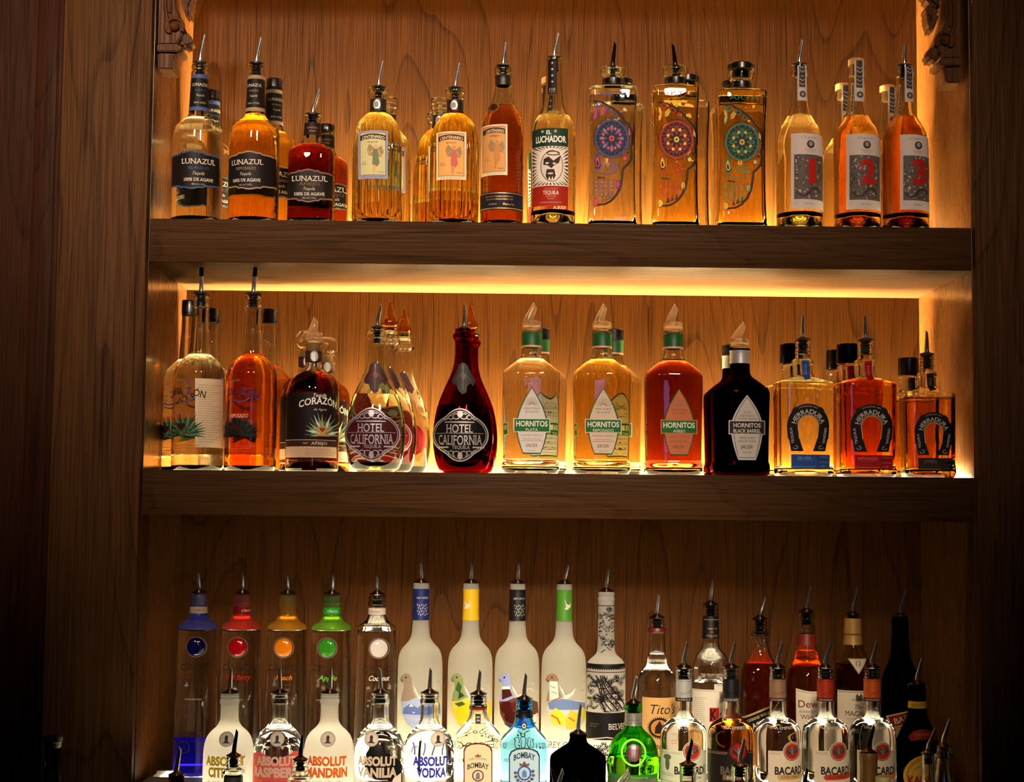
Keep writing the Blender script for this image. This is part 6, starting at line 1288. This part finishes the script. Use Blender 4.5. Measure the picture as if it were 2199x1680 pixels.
# ------------------------------------------------------------------ bottles standing on the counter in front, mostly below the frame
GC = 'bottles standing on the counter in front of the riser'
YC = -0.42
def front(label, cx, prof, glass, liq, level, tip, ph, style='metal', depth=YC, fins=24, name='liqueur_bottle', dark=True, plastic=False):
    b = foot_row(cx, depth, ZC)
    y = prof[0][0]; hw = prof[0][1]
    P_ = [(b, 44), (b - 5, 46), (max(y + 60, 1745), 46), (max(y + 40, 1725), 40), (max(y + 20, 1705), 28), (max(y + 8, 1692), hw + 3)] if y < 1700 else [(b, 44), (b - 5, 46), (y + 60, 46), (y + 40, 40), (y + 20, 28)]
    B = Bottle(name, label, GC, cx, depth, ZC, P_ + prof, glass, liq, level)
    if plastic: B.plastic_pourer(prof[-1][0] - 1, ph, *tip)
    elif tip: B.pourer(prof[-1][0] - 1, ph, *tip, style=style, fins=fins, spout=plain('smoked_metal', (70, 62, 60), 0.15, 1.0) if dark else None)
    return B
BRN = glass_mat('brown_glass', (130, 60, 24)); DGR = glass_mat('dark_green_glass', (40, 60, 30))
front('brown necked bottle with metal spout at the foot of the left side panel', 373, [(1690, 18), (1672, 16.5), (1668, 17.5), (1666, 17)], BRN, None, None, (388, 1607), 17, dark=False)
B = front('clear ringed bottle neck with black spout before the yellow lettered frosted bottle', 496, [(1682, 19.5), (1664, 19), (1662, 24), (1655, 24), (1653, 18), (1649, 14), (1647, 16), (1644, 16), (1642, 14), (1639, 16), (1636, 16), (1634, 14), (1630, 16), (1625, 15)], None, None, 1676, (510, 1569), 15.5)
B.sleeve('neck_band', 1690, 1668, plain('dark_green_band', (46, 52, 34), 0.5), 0.0008)
front('clear wide ringed bottle neck with black spout between the pink and orange lettered bottles', 640, [(1690, 26), (1676, 27), (1670, 26), (1667, 16), (1664, 14), (1661, 17), (1658, 17), (1656, 14), (1652, 17), (1649, 17), (1647, 14), (1643, 16.5), (1639, 16.5), (1637, 14), (1633, 15)], None, None, 1684, (650, 1578), 16)
front('bottle below the frame with a brown spout leaning left, before the black apothecary bottle', 1194, [(1715, 17), (1706, 16)], DGR, None, None, (1184, 1650), 15, depth=-0.36)
front('bottle below the frame with a bright steel spout leaning right, before the black apothecary bottle', 1193, [(1722, 17), (1712, 16)], DGR, None, None, (1208, 1653), 15, depth=-0.50, dark=False)
front('bottle below the frame with a clear plastic snout, before the green gin bottle', 1336, [(1735, 21), (1718, 20)], None, None, 1730, (1350, 1655), 20, plastic=True)
front('clear bottle neck with black stopper and dark spout before the pale green rum label', 1477, [(1690, 18), (1672, 17), (1648, 18), (1644, 17)], None, L_WATER, 1680, (1485, 1588), 18)
front('clear bottle neck with black stopper and grey spout before the black rum label', 1589, [(1690, 18), (1672, 17), (1650, 18), (1646, 17)], None, L_WATER, 1680, (1597, 1585), 18, dark=False)
front('bottle below the frame with a dark spout, between the tan and red capsuled rum bottles', 1726, [(1716, 17), (1706, 16)], DGR, None, None, (1732, 1649), 15)
B = front('bottle neck in gold brown foil with black spout before the orange capsuled rum bottle', 1867, [(1690, 18), (1636, 17.5), (1634, 18.5), (1618, 18.5), (1616, 17)], DGR, None, None, (1875, 1558), 14)
B.sleeve('foil_capsule', 1692, 1617, plain('capsule', (132, 92, 46), 0.35, 0.5), 0.0009)
B = front('bottle with a pale olive frosted cap in front of the orange capsuled rum bottle', 1898, [(1720, 16), (1690, 15.5)], DGR, None, None, None, 0, depth=-0.50)
B.lathe('cap', [(1704, 15), (1703, 16.5), (1671, 16.5), (1669, 15.5), (1668.5, 8)], plain('frosted_cap', (176, 164, 96), 0.5))
front('clear bottle neck with steel spout, left one of the pair at the right end', 1996, [(1690, 15), (1672, 13.5), (1626, 14), (1619, 14)], None, L_WATER, 1690, (2006, 1564), 14.5, dark=False, depth=-0.40)
front('clear flaring bottle with neck ring and steel spout, rightmost of all the bottles', 2029, [(1700, 24), (1680, 20), (1660, 17), (1640, 15), (1629, 14.5), (1627, 20), (1621, 20), (1619, 14.5), (1605, 14.5)], None, L_WATER, 1690, (2037, 1545), 15, dark=False, depth=-0.30)
cx = 104; b = foot_row(cx, -0.3, ZC)
B = Bottle('liqueur_bottle', 'dark green bottle with a dull foil cap in the shadow before the left pillar', GC, cx, -0.3, ZC, [(b, 44), (b - 5, 46), (1760, 46), (1735, 38), (1712, 26), (1690, 20), (1640, 18), (1600, 17)], DGR, None, None)
B.lathe('cap', [(1606, 17.5), (1604, 18.5), (1596, 19), (1593, 21.5), (1583, 21.5), (1580, 18), (1579, 8)], plain('dull_foil_cap', (70, 66, 52), 0.45, 0.4))
B.decal('label', [R(107, 1652, 121, 1680, (40, 36, 30), 0), T('42', 115, 1664, 11, 9, (150, 140, 110), 1)], lift=0.0008)

# ------------------------------------------------------------------ carved corbels at the head of the side walls
def corbel(label, x_wall, sgn, vx, vy, by):
    """outline rows are photo pixels at the corbel's face; sgn +1 leans to the right"""
    yf, yb_ = 0.012, 0.085
    root = empty('carved_corbel', at(x_wall, by, yf)); o = root.location
    tag(root, label, 'corbel', 'carved corbels under the head of the niche')
    def pt(px, py, y): return at(px, py, yf) + Vector((0, y - yf, 0)) - o
    def slab(name, pts, y0, y1, bev=0.003):
        bm = bmesh.new()
        f = bm.faces.new([bm.verts.new(pt(x, y, y0)) for x, y in pts])
        r = bmesh.ops.extrude_face_region(bm, geom=[f])
        bmesh.ops.translate(bm, verts=[v for v in r['geom'] if isinstance(v, bmesh.types.BMVert)], vec=(0, y1 - y0, 0))
        bmesh.ops.recalc_face_normals(bm, faces=bm.faces[:])
        bmesh.ops.bevel(bm, geom=bm.edges[:], offset=bev, segments=2, affect='EDGES')
        return link_mesh(name, bm_mesh(name, bm), root, [CARVED], 0.6)
    X = lambda d: vx + sgn * d
    xw = x_wall
    slab('block', [(xw, by), (X(-2), by), (X(0), vy + 66), (X(6), vy + 58), (xw, vy + 54)], yf + 0.006, yb_)
    slab('ledge', [(xw, vy + 54), (X(10), vy + 54), (X(17), vy + 47), (X(8), vy + 38), (xw, vy + 38)], yf, yb_, 0.002)
    slab('console', [(xw, vy + 38), (X(4), vy + 38), (X(14), vy + 20), (X(18), vy), (X(8), vy - 20), (X(-2), vy - 50), (X(-4), vy - 110), (xw, vy - 110)], yf + 0.006, yb_)
    slab('leaf', [(X(10), vy + 4), (X(24), vy + 6), (X(34), vy + 18), (X(35), vy + 34), (X(26), vy + 42), (X(14), vy + 38), (X(6), vy + 26)], yf + 0.012, yb_ - 0.006, 0.006)
    slab('leaf', [(X(8), vy - 62), (X(18), vy - 80), (X(34), vy - 84), (X(40), vy - 66), (X(32), vy - 50), (X(34), vy - 34), (X(24), vy - 20), (X(17), vy - 36)], yf + 0.014, yb_ - 0.01, 0.006)
    slab('leaf', [(X(2), vy - 86), (X(16), vy - 112), (X(44), vy - 120), (X(42), vy - 96), (X(26), vy - 84), (X(12), vy - 70)], yf + 0.014, yb_ - 0.01, 0.006)
    bm = bmesh.new()
    k = [(X(18 * cos(t) - 0), vy - 18 * sin(t)) for t in [pi * 2 * i / 28 - .6 for i in range(22)]]
    k += [(X(-20), vy - 40), (X(-19), vy - 80), (X(-12), vy - 118)]
    tube_bm(bm, [pt(x, y, yf + 0.004) for x, y in k], [0.0042] * len(k), 10)
    link_mesh('scroll', bm_mesh('scroll', bm), root, [CARVED], 0.9)
    bm = bmesh.new()
    tube_bm(bm, [pt(X(-10 + i * .2), vy - 30 - i * 8, yf + 0.004) for i in range(12)], [0.003] * 12, 8)
    link_mesh('reed', bm_mesh('reed', bm), root, [CARVED], 0.9)
    bm = bmesh.new(); bmesh.ops.create_uvsphere(bm, u_segments=24, v_segments=14, radius=11.5 / 1090)
    bmesh.ops.translate(bm, verts=bm.verts, vec=pt(X(0), vy, yf + 0.003))
    link_mesh('button', bm_mesh('button', bm), root, [CARVED], 3.2)
corbel('carved scroll corbel at the top left of the shelves', 337, 1, 374, 56, 147)
corbel('carved scroll corbel at the top right of the shelves', 2066, -1, 2031, 86, 176)
